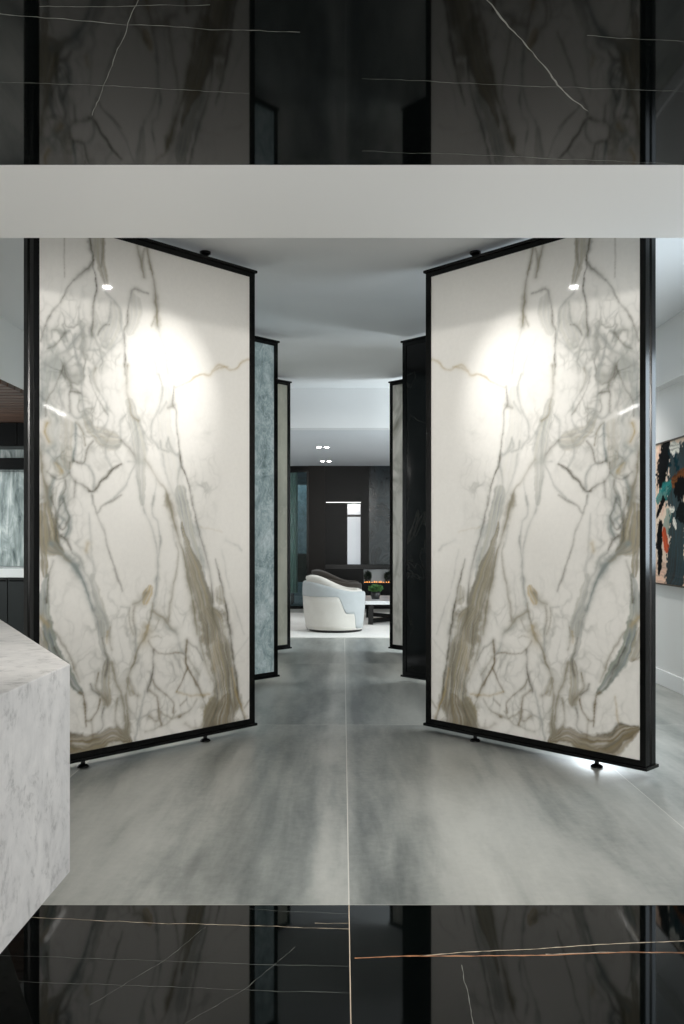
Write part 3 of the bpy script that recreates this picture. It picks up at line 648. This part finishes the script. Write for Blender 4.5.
for k, (c, wd, pts) in enumerate(FV): f.ribbon(pts, wd / 1000, .0004, {'w': 1, 'o': 2, 'c': 3}[c], seed=k, jit=.006 if wd < 4 else .004)
f.quad([(.0185, -1, .0003), (.0215, -1, .0003), (.0215, FED, .0003), (.0185, FED, .0003)], 3)
struct(f.build('floor', [M['black_stone'], M['vein_white'], M['vein_gold'], M['vein_cream']], fix=False))
# black polished stone ceiling over the threshold
f = MB().box(-WX - .15, WX + .15, -4.6, FED, SOF, SOF + .02)
CV = [(2, [(0.052, 2.347), (0.328, 2.368), (0.823, 2.408), (1.6, 2.46)]), (2.5, [(0.062, 2.786), (0.488, 2.815), (1.143, 2.883)]), (4.5, [(.25, 1.86), (0.336, 2.006), (0.399, 2.091), (0.488, 2.22), (0.593, 2.381), (0.717, 2.526)]),
      (1.8, [(0.609, 2.145), (0.861, 2.171), (1.5, 2.22)]), (3, [(-1.5, 1.98), (-0.821, 2.059), (-0.614, 2.087), (-0.328, 2.12), (-0.107, 2.136)]), (2, [(-0.716, 2.032), (-0.313, 2.024)]),
      (2.2, [(-1.6, 2.30), (-0.943, 2.365), (-0.633, 2.386), (-0.263, 2.429)]), (1.8, [(-.42, 1.9), (-0.473, 2.006), (-0.567, 2.188), (-0.75, 2.55)])]
for k, (wd, pts) in enumerate(CV): f.ribbon(pts, wd / 1000, SOF - .0004, 1, seed=50 + k, up=-1, jit=.007)
struct(f.build('ceiling', [M['black_stone'], M['vein_white']], fix=False))
# white painted soffit, then the raised ceiling beyond it
struct(MB().box(-WX - .15, WX + .15, FED, 3.59, SOF, CEIL + .1).build('ceiling', M['soffit_paint']))
struct(MB().box(-WX - .15, WX + .15, 3.59, 9.95, CEIL, CEIL + .1).build('ceiling', M['ceiling_paint']))
struct(MB().box(-4.1, 4.1, 9.95, 10.15, EYE + 1.284, CEIL + .1).build('trim_1', M['bulkhead_paint']))          # dropped bulkhead before the lounge
struct(MB().box(-4.1, 4.1, 10.15, 15.25, EYE + 1.284, EYE + 1.384).build('ceiling', M['lounge_ceiling']))
# side walls
rw = MB().box(WX, WX + .15, -4.6, 4.2, 0, CEIL).box(WX, WX + .15, 4.2, 5.3, 0, 1.05).box(WX, WX + .15, 4.2, 5.3, 2.40, CEIL)
rw.box(WX, WX + .15, 5.3, 8.45, 0, CEIL).box(WX, WX + .15, 8.45, 9.65, 0, .5).box(WX, WX + .15, 8.45, 9.65, 2.5, CEIL).box(WX, WX + .15, 9.65, 9.95, 0, CEIL)
struct(rw.build('wall_right', M['white_paint']))
struct(MB().box(WX - .09, WX, 3.59, 9.95, SOF, CEIL).build('trim_2', M['white_paint']))
struct(MB().box(WX - .018, WX, FED, 9.95, 0, .13, .004).build('baseboard_right', M['base_paint']))
lw = MB().box(-WX - .15, -WX, -4.6, 5.6, 0, CEIL).box(-WX - .15, -WX, 5.6, 9.95, SOF, CEIL).box(-WX - .15, -WX, 9.35, 9.95, 0, SOF)
struct(lw.build('wall_left', M['white_paint']))
# alcove beyond the left wall, under a timber ceiling
for a_ in ((-5.1, -WX - .15, 9.35, 9.5), (-5.25, -5.1, 5.45, 9.5), (-5.1, -WX - .15, 5.45, 5.6)):
    struct(MB().box(*a_, 0, SOF + .1).build('wall_alcove', M['white_paint']))
sl = MB().box(-5.1, -WX - .15, 5.6, 9.35, SOF - .001, SOF + .1)
for k in range(26): sl.box(-5.1, -WX - .002, 5.62 + k * .1435, 5.62 + k * .1435 + .122, SOF - .034, SOF - .001)
struct(sl.build('ceiling', M['wood']))
# lounge walls
struct(MB().box(-4.1, -3.95, 9.95, 18.6, 0, 2.62).build('wall_lounge_left', M['white_paint']))
struct(MB().box(3.95, 4.1, 9.95, 15.25, 0, 2.62).build('wall_lounge_right', M['white_paint']))
struct(MB().box(-4.1, -WX, 9.95, 10.1, 0, EYE + 1.284).box(WX, 4.1, 9.95, 10.1, 0, EYE + 1.284).build('wall_lounge_front', M['white_paint']))
BY = 15.1
LT = EYE + 1.284
bw = MB()
bw.box(-.60, -.316, BY - .04, BY + .15, 0, LT, mi=1)                                   # brown lacquered pier
bw.box(-.316, .07, BY, BY + .15, 0, LT, mi=2)
bw.box(.07, .316, BY, BY + .15, 1.855, LT, mi=2).box(.07, .316, BY, BY + .15, 0, .77, mi=2)
bw.box(.316, .457, BY, BY + .15, .77, LT, mi=2).box(.457, 3.95, BY, BY + .15, .77, LT, mi=0)
bw.box(.316, 3.95, BY, BY + .15, 0, .45, mi=2).box(.316, .36, BY, BY + .15, .45, .77, mi=2)
bw.box(.36, 3.95, BY + .15, BY + .17, .0, .77, mi=3)                                    # back of the niche
bw.box(-4.1, -.60, BY, BY + .12, 2.44, LT, mi=2)
struct(bw.build('wall_back', [M['back_stone'], M['back_brown'], M['back_black'], M['niche_stone']]))
struct(MB().box(-.316, 3.95, BY - .035, BY, .70, .785, .004).build('trim_3', M['black']))
# room behind the lounge glazing
gr = MB().box(-4.1, -.15, 18.6, 18.75, 0, 2.62, mi=0).box(-.30, -.15, 15.25, 18.6, 0, 2.62, mi=1).box(-4.1, -.15, 15.25, 18.75, 2.54, 2.62, mi=1)
struct(gr.build('wall_glazed_room', [M['blue_marble'], M['kitchen_dark']]))
# glazing at the left of the lounge
wn = MB().box(-3.95, -.60, BY + .05, BY + .062, .04, 2.42)
wo = struct(wn.build('window_1', M['glass']))
MB().box(-3.95, -.60, BY + .03, BY + .08, 0, .05).box(-3.95, -.60, BY + .03, BY + .08, 2.40, 2.45).box(-.64, -.60, BY + .03, BY + .08, .05, 2.40).box(-2.3, -2.26, BY + .03, BY + .08, .05, 2.40).build('window_frame', M['black'], wo)
# framed glowing pane standing in for the entrance glazing mirrored in the dark wall
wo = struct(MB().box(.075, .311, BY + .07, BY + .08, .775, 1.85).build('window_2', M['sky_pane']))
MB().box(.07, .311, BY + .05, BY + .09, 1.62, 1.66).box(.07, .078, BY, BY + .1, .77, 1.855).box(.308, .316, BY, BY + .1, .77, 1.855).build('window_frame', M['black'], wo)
# right-hand windows and entrance glazing (daylight comes through these)
for nm, (y0, y1, z0, z1) in (('window_3', (4.2, 5.3, 1.05, 2.40)), ('window_4', (8.45, 9.65, .5, 2.5))):
    wo = struct(MB().box(WX + .07, WX + .08, y0, y1, z0, z1).build(nm, M['glass']))
    MB().box(WX + .05, WX + .1, y0, y0 + .04, z0, z1).box(WX + .05, WX + .1, y1 - .04, y1, z0, z1).box(WX + .05, WX + .1, y0, y1, z0, z0 + .04).box(WX + .05, WX + .1, y0, y1, z1 - .04, z1).build('window_frame', M['black'], wo)
fw = MB().box(-WX - .15, -2.2, -4.6, -4.45, 0, CEIL).box(2.2, WX + .15, -4.6, -4.45, 0, CEIL).box(-2.2, 2.2, -4.6, -4.45, 2.35, CEIL).box(-2.2, 2.2, -4.6, -4.45, 0, .25)
struct(fw.build('wall_front', M['white_paint']))
wo = struct(MB().box(-2.2, 2.2, -4.53, -4.52, .25, 2.35).build('window_5', M['glass']))
ff = MB()
for x in (-2.2, -.75, .71, 2.16): ff.box(x, x + .04, -4.55, -4.5, .25, 2.35)
ff.build('window_frame', M['black'], wo)

# ------------------------------------------------------------------ pivoting stone panels
PW, PT = 1.476, .11           # width, thickness
Z0, Z1 = .095, 2.883          # slab bottom and top
slab_cache = {}
NET = [(1.25, 2.05, .30, .45, .9), (1.36, 1.6, .16, .55, .85), (.95, 1.85, .25, .25, .35), (.75, .50, .60, .45, .55), (.40, 1.55, .12, .35, .45), (1.25, 1.05, .2, .3, .35)]
def slab_box(nx0, nx1, y0, y1, m, name, par):
    return MB().box(nx0, nx1, y0, y1, Z0, Z1).build(name, m, par)
def stone_panel(side, ydepth, face, label, ang=46.46, off=.556, painted=False, group='pivoting stone display panels'):
    """side +1 right row, -1 left row. Local x along width, local y = thickness (front at y = -PT/2)."""
    a = R(ang); X0 = -.02
    if side > 0: far = Vector((X0 + off, ydepth)); dx = Vector((math.cos(a), -math.sin(a))); rz = -a
    else: far = Vector((X0 - off, ydepth)); dx = Vector((-math.cos(a), -math.sin(a))); rz = a
    bk = Vector((side * math.sin(a), math.cos(a)))
    c = far + dx * (PW / 2) + bk * (PT / 2)
    t = empty('pivoting_stone_panel', (c.x, c.y, 0), rz, label, 'display panel', group)
    h, d = PW / 2, PT / 2
    X = lambda s: (s - h) * side                  # s measured from the inner (far) edge
    def bx(s0, s1, y0, y1, z0, z1, nm, m, bev=.0, par=t):
        q = sorted((X(s0), X(s1))); return MB().box(q[0], q[1], y0, y1, z0, z1, bev).build(nm, m, par)
    pf, pn = .042, .032
    if painted:
        def fn(u, v):
            s = pf + u * (PW - pf - pn); s = s if side > 0 else (PW - pn) - u * (PW - pf - pn)
            x = (s - h) * side
            return x, np.full_like(u, -d + .006), Z0 + v * (Z1 - Z0)
        def cf(u, v):
            s = pf + u * (PW - pf - pn)
            if 'k' not in slab_cache: slab_cache['k'] = paint_slab(s - .014, Z0 + v * (Z1 - Z0), np.array(s2l(226, 223, 217)), VEINS, VCOL, net=NET)
            k = slab_cache['k']
            if side < 0: k = k.reshape(NZ, NX, 3)[:, ::-1].reshape(-1, 3)
            return k
        painted_grid('stone_slab', NX, NZ, fn, cf, face, t, back=(0, .012, 0))
    else:
        bx(pf, PW - pn, -d + .006, -d + .018, Z0, Z1, 'stone_slab', face)
    bx(pf, PW - pn, d - .018, d - .006, Z0, Z1, 'stone_slab', M['calacatta'] if painted else face)
    bx(pf, PW - pn, -d + .02, d - .02, Z0 + .002, Z1 - .002, 'panel_core', M['gasket'])
    # grooved upright posts: outline with a shallow channel down the narrow end
    for s_in, s_out in ((pf, 0.0), (PW - pn, PW)):
        e = s_out; i = s_in; gdir = 1 if i > e else -1
        pts = [(i, -d), (e, -d), (e, -.012), (e + gdir * .012, -.006), (e + gdir * .012, .006), (e, .012), (e, d), (i, d)]
        pp = [(X(p), q) for p, q in pts]
        MB().prism(pp, Z0 - .03, Z1 + .03, .002).build('frame_post', M['black'], t)
    bx(pf, PW - pn, -d, d, Z0 - .028, Z0 + .002, 'bottom_rail', M['black'])
    bx(pf, PW - pn, -d, d, Z1 - .002, Z1 + .028, 'top_rail', M['black'])
    bx(-.012, PW + .012, -d - .012, d + .012, Z0 - .046, Z0 - .029, 'bottom_plate', M['black'], .003)
    bx(-.012, PW + .012, -d - .012, d + .012, Z1 + .029, Z1 + .046, 'top_plate', M['black'], .003)
    for s in (.35, 1.169):
        ft = MB().lathe([(.0, .004), (.012, .004), (.012, Z0 - .045), (0, Z0 - .045)], X(s), 0, 16).build('levelling_foot', M['black'], t)
        MB().lathe([(0, .001), (.032, .001), (.032, .007), (.024, .014), (.014, .018), (0, .018)], X(s), 0, 24).build('foot_disc', M['black'], ft)
        pv = MB().lathe([(0, Z1 + .045), (.012, Z1 + .045), (.012, CEIL - .004), (0, CEIL - .004)], X(s), 0, 16).build('pivot_pin', M['black'], t)
        MB().lathe([(0, CEIL - .022), (.020, CEIL - .022), (.034, CEIL - .014), (.034, CEIL - .001), (0, CEIL - .001)], X(s), 0, 24).build('ceiling_disc', M['black'], pv)
    return t
NX, NZ = 270, 540
stone_panel(1, 5.446, M['calacatta_painted'], off=0.543, label='large white and gold veined marble panel in black frame, nearest on the right', painted=True)
stone_panel(-1, 5.446, M['calacatta_painted'], off=0.537, label='large white and gold veined marble panel in black frame, nearest on the left', painted=True)
stone_panel(1, 7.38, M['black_marble'], off=0.529, label='black marble panel in black frame, behind the white panel on the right')
stone_panel(-1, 7.38, M['blue_marble'], off=0.538, label='blue-grey marble panel in black frame, behind the white panel on the left')
stone_panel(1, 9.28, M['calacatta'], off=0.523, label='farthest right panel, white stone with dark grey veins, beyond the black marble one')
stone_panel(-1, 9.28, M['beige_marble'], off=0.547, label='farthest left panel, plain greige stone, beyond the blue-grey one')

# ------------------------------------------------------------------ stone reception counter, left foreground (cantilevered block on a recessed plinth)
t = empty('reception_counter', (-1.6, 1.9, 0), 0, 'pale grey textured stone block counter jutting in at the lower left', 'counter')
P = [(-.7206, 2.27), (-.735, .75), (-2.4, .75), (-2.4, 3.0), (-1.93, 4.50)]
P = [(-.7206, 2.27), (-.735, .75), (-2.3, .75), (-2.3, 3.9), (-1.607, 3.9)]
P = [(a + 1.6, b - 1.9) for a, b in P]
MB().prism(P, .351, .90, .0025).build('stone_top', M['travertine'], t)
P2 = [(-1.75, .95), (-2.25, .95), (-2.25, 3.4), (-1.75, 3.4)]
MB().prism([(a + 1.6, b - 1.9) for a, b in P2], 0, .352).build('plinth', M['plinth'], t)

# ------------------------------------------------------------------ kitchenette in the left alcove
KY = 8.75
t = empty('kitchen_counter', (-3.995, 9.035, 0), 0, 'dark kitchen base unit with white worktop below the streaked grey stone at far left', 'kitchen counter')
MB().box(-1.09, 1.15, -.28, .30, .08, .84, .003).build('carcass', M['kitchen_dark'], t)
MB().box(-1.09, 1.15, -.20, .30, 0, .08).build('toe_kick', M['plinth'], t)
for k in range(4):
    dr = MB().box(-1.085 + k * .56, -.535 + k * .56, -.30, -.28, .10, .835, .003).build('cabinet_door', M['kitchen_dark'], t)
    MB().box(-1.07 + k * .56, -.55 + k * .56, -.312, -.30, .80, .815, .002).build('handle', M['black'], dr)
MB().box(-1.09, 1.15, -.33, .30, .84, .93, .004).build('worktop', M['quartz'], t)
o = MB().box(-5.09, -2.85, 9.32, 9.349, .935, 2.2, .002).build('stone_backsplash', M['kitchen_stone'])
tag(o, 'grey streaked stone backsplash above the white worktop at far left', 'backsplash')
o = MB().box(-5.09, -2.85, 9.0, 9.318, 1.955, 2.08, .004).build('wall_shelf', M['black'])
tag(o, 'thick black shelf running across the grey streaked stone at far left', 'shelf')
o = MB().box(-5.09, -2.85, 9.02, 9.345, 2.203, 2.45, .004)
for k in range(4): o.box(-5.085 + k * .56, -4.535 + k * .56, 9.0, 9.02, 2.208, 2.448, .003)
o = o.build('wall_cabinet', M['back_black'])
tag(o, 'black upper cabinet under the dark wood ceiling at far left', 'cabinet')

# ------------------------------------------------------------------ painting on the right wall
PX = WX
t = empty('abstract_painting', (PX - .03, 6.66, .853), 0, 'large abstract painting with dark teal strokes on cream canvas on the right wall', 'painting')
pcols = {'k': s2l(6, 7, 8), 't': s2l(2, 50, 60), 'T': s2l(40, 120, 118), 'r': s2l(190, 72, 30), 'n': s2l(120, 70, 30), 'c': s2l(236, 214, 194), 'w': s2l(240, 238, 228), 'p': s2l(222, 180, 158)}
def pw_(pts):
    out = []
    for x, y, ww in pts:
        px = 644 + x / 5.7; py = 420 + y / 5.7; Y = 2.66 * 860 / (px - 343); z = EYE + (539 - py) * Y / 860
        out.append((int((7.45 - Y) * 1000), int(z * 1000), ww / 5.7 * 25))
    return out
PV = [('p', .7, 2, pw_([(90, 880, 60), (200, 900, 60)])), ('p', .6, 2, pw_([(90, 200, 40), (100, 480, 40)])),
      ('k', 1, 2, pw_([(130, 150, 40), (120, 220, 60), (100, 310, 50), (112, 380, 28)])),
      ('t', .95, 2, pw_([(165, 200, 40), (165, 330, 60), (180, 430, 80), (190, 540, 80), (190, 700, 80), (180, 850, 90), (160, 910, 60)])),
      ('t', .95, 2, pw_([(170, 160, 30), (220, 240, 60), (260, 300, 60)])), ('T', .9, 2, pw_([(150, 370, 20), (120, 410, 34), (80, 460, 16)])),
      ('T', .6, 2, pw_([(140, 540, 30), (125, 610, 30)])), ('k', 1, 2, pw_([(112, 460, 16), (78, 545, 14)])),
      ('k', 1, 2, pw_([(92, 600, 24), (88, 700, 30), (92, 780, 26), (84, 870, 14)])), ('r', .95, 2, pw_([(115, 640, 22), (125, 720, 26)])), ('n', .9, 2, pw_([(170, 345, 24), (225, 325, 30)])),
      ('k', 1, 2, pw_([(200, 400, 40), (280, 380, 50)])), ('k', .9, 2, pw_([(215, 530, 40), (290, 520, 40)])), ('w', .9, 2, pw_([(172, 575, 10), (182, 605, 12)])), ('w', .8, 2, pw_([(150, 510, 12), (168, 512, 10)])),
      ('w', .8, 2, pw_([(165, 155, 30), (190, 150, 20)])), ('t', .9, 2, pw_([(300, 350, 80), (320, 600, 90), (300, 800, 70)])), ('k', .9, 2, pw_([(350, 200, 50), (380, 500, 50), (360, 820, 60)])),
      ('r', .9, 2, pw_([(400, 380, 30), (420, 480, 26)])), ('T', .8, 2, pw_([(380, 650, 40), (440, 740, 30)]))]
W_ = 1.58
painted_grid('canvas', 200, 150, lambda u, v: (np.full_like(u, 0.0), .79 - u * W_, .008 + v * 1.164), lambda u, v: paint_slab(u * W_, .861 + v * 1.164, np.array(pcols['c']), PV, pcols, 1.6), M['painted_canvas'], t, back=(.025, 0, 0))
MB().box(-.008, .028, -.80, .80, -.004, .008, .001).box(-.008, .028, -.80, .80, 1.172, 1.184, .001).box(-.008, .028, -.80, -.79, .008, 1.172).box(-.008, .028, .79, .80, .008, 1.172).build('picture_frame', M['picture_frame'], t)

# ------------------------------------------------------------------ lounge: rug, chairs, table, plant, niche
o = MB().box(-1.5, 2.6, 10.68, 14.2, .0005, .014, .004).build('area_rug', M['rug']); tag(o, 'ivory area rug under the armchair and coffee table', 'rug')

def sweep(prof, phis, name, m, parent):
    """closed (r, z) profile carried round an arc"""
    b = MB(); rings = []
    for p in phis: rings.append([b.bm.verts.new((r * math.cos(p), r * math.sin(p), z)) for r, z in prof(p)])
    n = len(rings[0])
    for A, B in zip(rings, rings[1:]):
        for k in range(n): b.bm.faces.new([A[k], A[(k + 1) % n], B[(k + 1) % n], B[k]]).smooth = True
    b.bm.faces.new(rings[0][::-1]); b.bm.faces.new(rings[-1])
    return b.build(name, m, parent)
def smooth(a, b, x): t_ = min(1, max(0, (x - a) / (b - a))); return t_ * t_ * (3 - 2 * t_)
def barrel_chair(loc, rz, ml, mb, mc, label, group):
    t = empty('barrel_armchair', loc, rz, label, 'armchair', group)
    rim = lambda p: .535 + .125 * smooth(R(55), R(150), abs(p))
    def bound(p):                                   # stepped seam between the two upholstery colours
        q = abs(p); return .05 + .20 * smooth(R(52), R(59), q) + .22 * smooth(R(74), R(90), q)
    rad = lambda z: .395 + .048 * math.sin(min(1, z / .62) * math.pi * .62)
    th = .05
    full = [R(d) for d in range(31, 330, 3)]
    def wrap(p): return p if p <= math.pi else p - 2 * math.pi
    def prof_low(p):
        q = bound(wrap(p)); zs = [.035 + (q - .035) * k / 6 for k in range(7)]
        return [(rad(z) - .004, z) for z in zs] + [(rad(z) - th, z) for z in zs[::-1]]
    def prof_up(p):
        q = bound(wrap(p)); h_ = rim(wrap(p)); zs = [q + (h_ - .03 - q) * k / 8 for k in range(9)]
        out = [(rad(z), z) for z in zs]; r0 = rad(h_)
        out += [(r0 - .008, h_ - .012), (r0 - .022, h_), (r0 - .04, h_ - .004)]
        return out + [(rad(z) - th, z) for z in zs[::-1]]
    sweep(prof_low, full, 'lower_shell', ml, t); sweep(prof_up, full, 'wrap_band', mb, t)
    def prof_c(p):
        h_ = rim(wrap(p)) + .012 + .055 * smooth(R(45), R(130), abs(wrap(p))); r0 = rad(h_) - .052
        k = smooth(R(38), R(60), abs(wrap(p)))
        wd = .05 + .055 * k
        return [(r0, .30), (r0, h_ - .06), (r0 + .012, h_ - .03), (r0 + .004, h_ - .005), (r0 - wd * .4, h_ + .004), (r0 - wd * .8, h_ - .012), (r0 - wd, h_ - .05), (r0 - wd, .30)]
    sweep(prof_c, full, 'back_cushion', mc, t)
    pts = []
    for k in range(40):
        a = 2 * math.pi * k / 40; r_ = .295
        pts.append((r_ * math.cos(a) + (.075 if math.cos(a) > 0 else .0) * abs(math.cos(a)), r_ * math.sin(a)))
    MB().prism(pts, .28, .43, .03).build('seat_cushion', mc, t, smooth=True)
    MB().prism([(x * .97, y * .97) for x, y in pts], .035, .279, .01).build('seat_base', mb, t, smooth=True)
    MB().lathe([(0, .0), (.35, .0), (.35, .034), (0, .034)], 0, 0, 40).build('plinth', M['plinth'], t)
    return t
RUGZ = .0145
barrel_chair((-.098, 11.47, RUGZ), R(4), M['cream_fabric'], M['grey_fabric'], M['cream_fabric'], 'cream and blue-grey two-tone barrel armchair on the ivory rug', 'barrel armchairs')
barrel_chair((-.10, 13.55, RUGZ), R(4), M['brown_fabric_dark'], M['brown_fabric'], M['brown_fabric'], 'dark brown barrel armchair half hidden behind the cream one', 'barrel armchairs')

t = empty('coffee_table', (.93, 12.75, RUGZ + .004), 0, 'low coffee table with white marble top and black crossed legs', 'coffee table')
MB().box(-.62, .62, -.62, .62, .285, .335, .006).build('marble_top', M['table_marble'], t)
MB().box(-.58, .58, -.58, .58, .262, .284).build('apron_frame', M['black'], t)
for sx in (-1, 1):
    for sy in (-1, 1): MB().bar((sx * .54, sy * .54, 0), (sx * .53, sy * .53, .262), .07, .07).build('leg', M['black'], t)
MB().bar((-.53, -.53, .05), (.53, .53, .05), .05, .06).bar((-.53, .53, .052), (.53, -.53, .052), .05, .055).build('cross_stretcher', M['black'], t)

def bush(name, n, rx, ry, rz_, cz, leaf, m, parent, seed):
    rg = random.Random(seed); b = MB()
    for k in range(n):
        a = rg.uniform(0, 2 * math.pi); u = rg.uniform(-1, 1); s_ = math.sqrt(1 - u * u) ; q = rg.uniform(.55, 1)
        c = Vector((rx * s_ * math.cos(a) * q, ry * s_ * math.sin(a) * q, cz + rz_ * u * q))
        d = Vector((s_ * math.cos(a), s_ * math.sin(a), u + .4)).normalized(); e = d.cross(Vector((rg.uniform(-1, 1), rg.uniform(-1, 1), .3))).normalized()
        nrm = d.cross(e)
        L = leaf * rg.uniform(.7, 1.2)
        p0 = c - d * L * .5; p1 = c + e * L * .32 + nrm * L * .08; p2 = c + d * L * .6; p3 = c - e * L * .32 + nrm * L * .08
        b.quad([p0, p1, p2, p3])
    return b.build(name, m, parent, fix=False)
def plant(name, loc, label, cat, n, rx, rz_, cz, leaf, m, pot_r, pot_h, seed, group=None):
    t = empty(name, loc, 0, label, cat, group)
    MB().lathe([(0, 0), (pot_r * .8, 0), (pot_r, pot_h * .5), (pot_r * .95, pot_h), (pot_r * .85, pot_h), (pot_r * .8, pot_h * .85), (0, pot_h * .85)], 0, 0, 20).build('pot', M['pot'], t)
    bush('foliage', n, rx, rx, rz_, cz, leaf, m, t, seed)
    return t
plant('potted_plant', (.475, 12.55, RUGZ + .3395), 'small round green plant in a dark pot on the white coffee table', 'plant', 420, .105, .055, .155, .035, M['leaf'], .07, .11, 3)
plant('potted_plant', (.70, 13.05, RUGZ + .3352), 'dark leafy plant on the far side of the coffee table', 'plant', 10, .01, .01, .06, .02, M['dark_leaf'], .03, .06, 4) if False else None
for k, (x, r_) in enumerate(((.44, .085), (.80, .10))):
    plant('niche_plant', (x, BY + .075, .4505), ['dark rounded plant at the left end of the wall niche', 'dark rounded plant further right in the wall niche'][k], 'plant', 260, min(r_, .066), .085, .13, .04, M['dark_leaf'], .05, .08, 20 + k, 'plants in the wall niche')
t = empty('linear_fireplace', (1.3, BY + .02, .4505), 0, 'long low strip of orange flames along the edge of the dark niche', 'fireplace')
MB().box(-.93, 1.6, -.018, .0, 0, .012).build('burner_tray', M['black'], t)
fl = MB()
for k in range(60):
    x = -.91 + k * .041 + rng.uniform(-.01, .01); hh = rng.uniform(.015, .04)
    fl.lathe([(0, .0125), (.011, .014), (.013, .0125 + hh * .35), (.006, .0125 + hh * .7), (0, .0125 + hh)], x, -.009 + rng.uniform(-.003, .003), 8)
o = fl.build('flames', M['flame'], t); o['kind'] = 'stuff'

# curtain and low console seen through the lounge glazing
pts = []
for k in range(41): pts.append((-1.30 + k * .012, 15.55 + .03 * math.sin(k * 1.3)))
pts += [(x, y + .006) for x, y in pts[::-1]]
o = MB().prism(pts, .25, 2.45).build('curtain', M['curtain'], smooth=False); tag(o, 'pale green curtain behind the lounge glass at the left', 'curtain')
t = empty('low_console', (-.62, 16.4, 0), 0, 'dark low console behind the lounge glass beside the brown pier', 'console')
MB().box(-.38, .30, -.22, .22, .42, .95, .01).build('cabinet_body', M['kitchen_dark'], t)
for sx in (-.36, .26):
    for sy in (-.2, .16): MB().box(sx, sx + .04, sy, sy + .04, 0, .42).build('leg', M['black'], t)

# ------------------------------------------------------------------ lamps
def downlight(x, y, z, label, group, r_=.034, lens='lamp'):
    t = empty('recessed_downlight', (x, y, z), 0, label, 'ceiling light', group)
    MB().lathe([(r_, -.001), (r_ + .012, -.001), (r_ + .012, -.006), (r_, -.006), (r_, -.001)], 0, 0, 24).build('trim_ring', M['white_paint'], t)
    MB().lathe([(0, -.011), (r_ * .7, -.010), (r_, -.006), (r_, -.0012), (0, -.0012)], 0, 0, 24).build('lens', M[lens], t)
    return t
for y, nm in ((12.0, 'near'), (14.16, 'far')):
    for x, sd in ((-.335, 'left'), (-.228, 'right')):
        downlight(x, y, LT, '%s bulb of the %s pair of round downlights in the lounge ceiling' % (sd, 'nearer' if nm == 'near' else 'farther'), 'lounge downlights')
        spot('lounge_downlight_beam', (x, y, LT - .02), (x, y, 0), 18, 80)
downlight(-.02, 4.41, CEIL, 'adjustable spotlight in the raised ceiling, reflected in both nearest marble panels', None, .03, 'spot_lens')
for sd in (1, -1):
    s_ = .72; tgt = (-.02 + sd * (.556 + .689 * s_), 5.446 - .725 * s_, EYE + .82)
    spot('panel_spot', (-.02 + sd * .04, 4.41, CEIL - .03), tgt, 76, 42, 1.0, col=(1, .985, .96))
# slim linear lights on the soffit beside the side walls
for sd in (1, -1):
    t = empty('linear_light', (sd * 2.33, 3.40, SOF - .001), 0, 'slim white linear light under the soffit at the %s wall' % ('right' if sd > 0 else 'left'), 'linear light', 'linear soffit lights')
    MB().box(-.34, .34, -.02, .02, -.02, 0).build('housing', M['white_paint'], t)
    MB().box(-.335, .335, -.014, .014, -.026, -.0205).build('diffuser', M['linear_led'], t)
# glowing bar standing in for a bright line mirrored in the dark wall
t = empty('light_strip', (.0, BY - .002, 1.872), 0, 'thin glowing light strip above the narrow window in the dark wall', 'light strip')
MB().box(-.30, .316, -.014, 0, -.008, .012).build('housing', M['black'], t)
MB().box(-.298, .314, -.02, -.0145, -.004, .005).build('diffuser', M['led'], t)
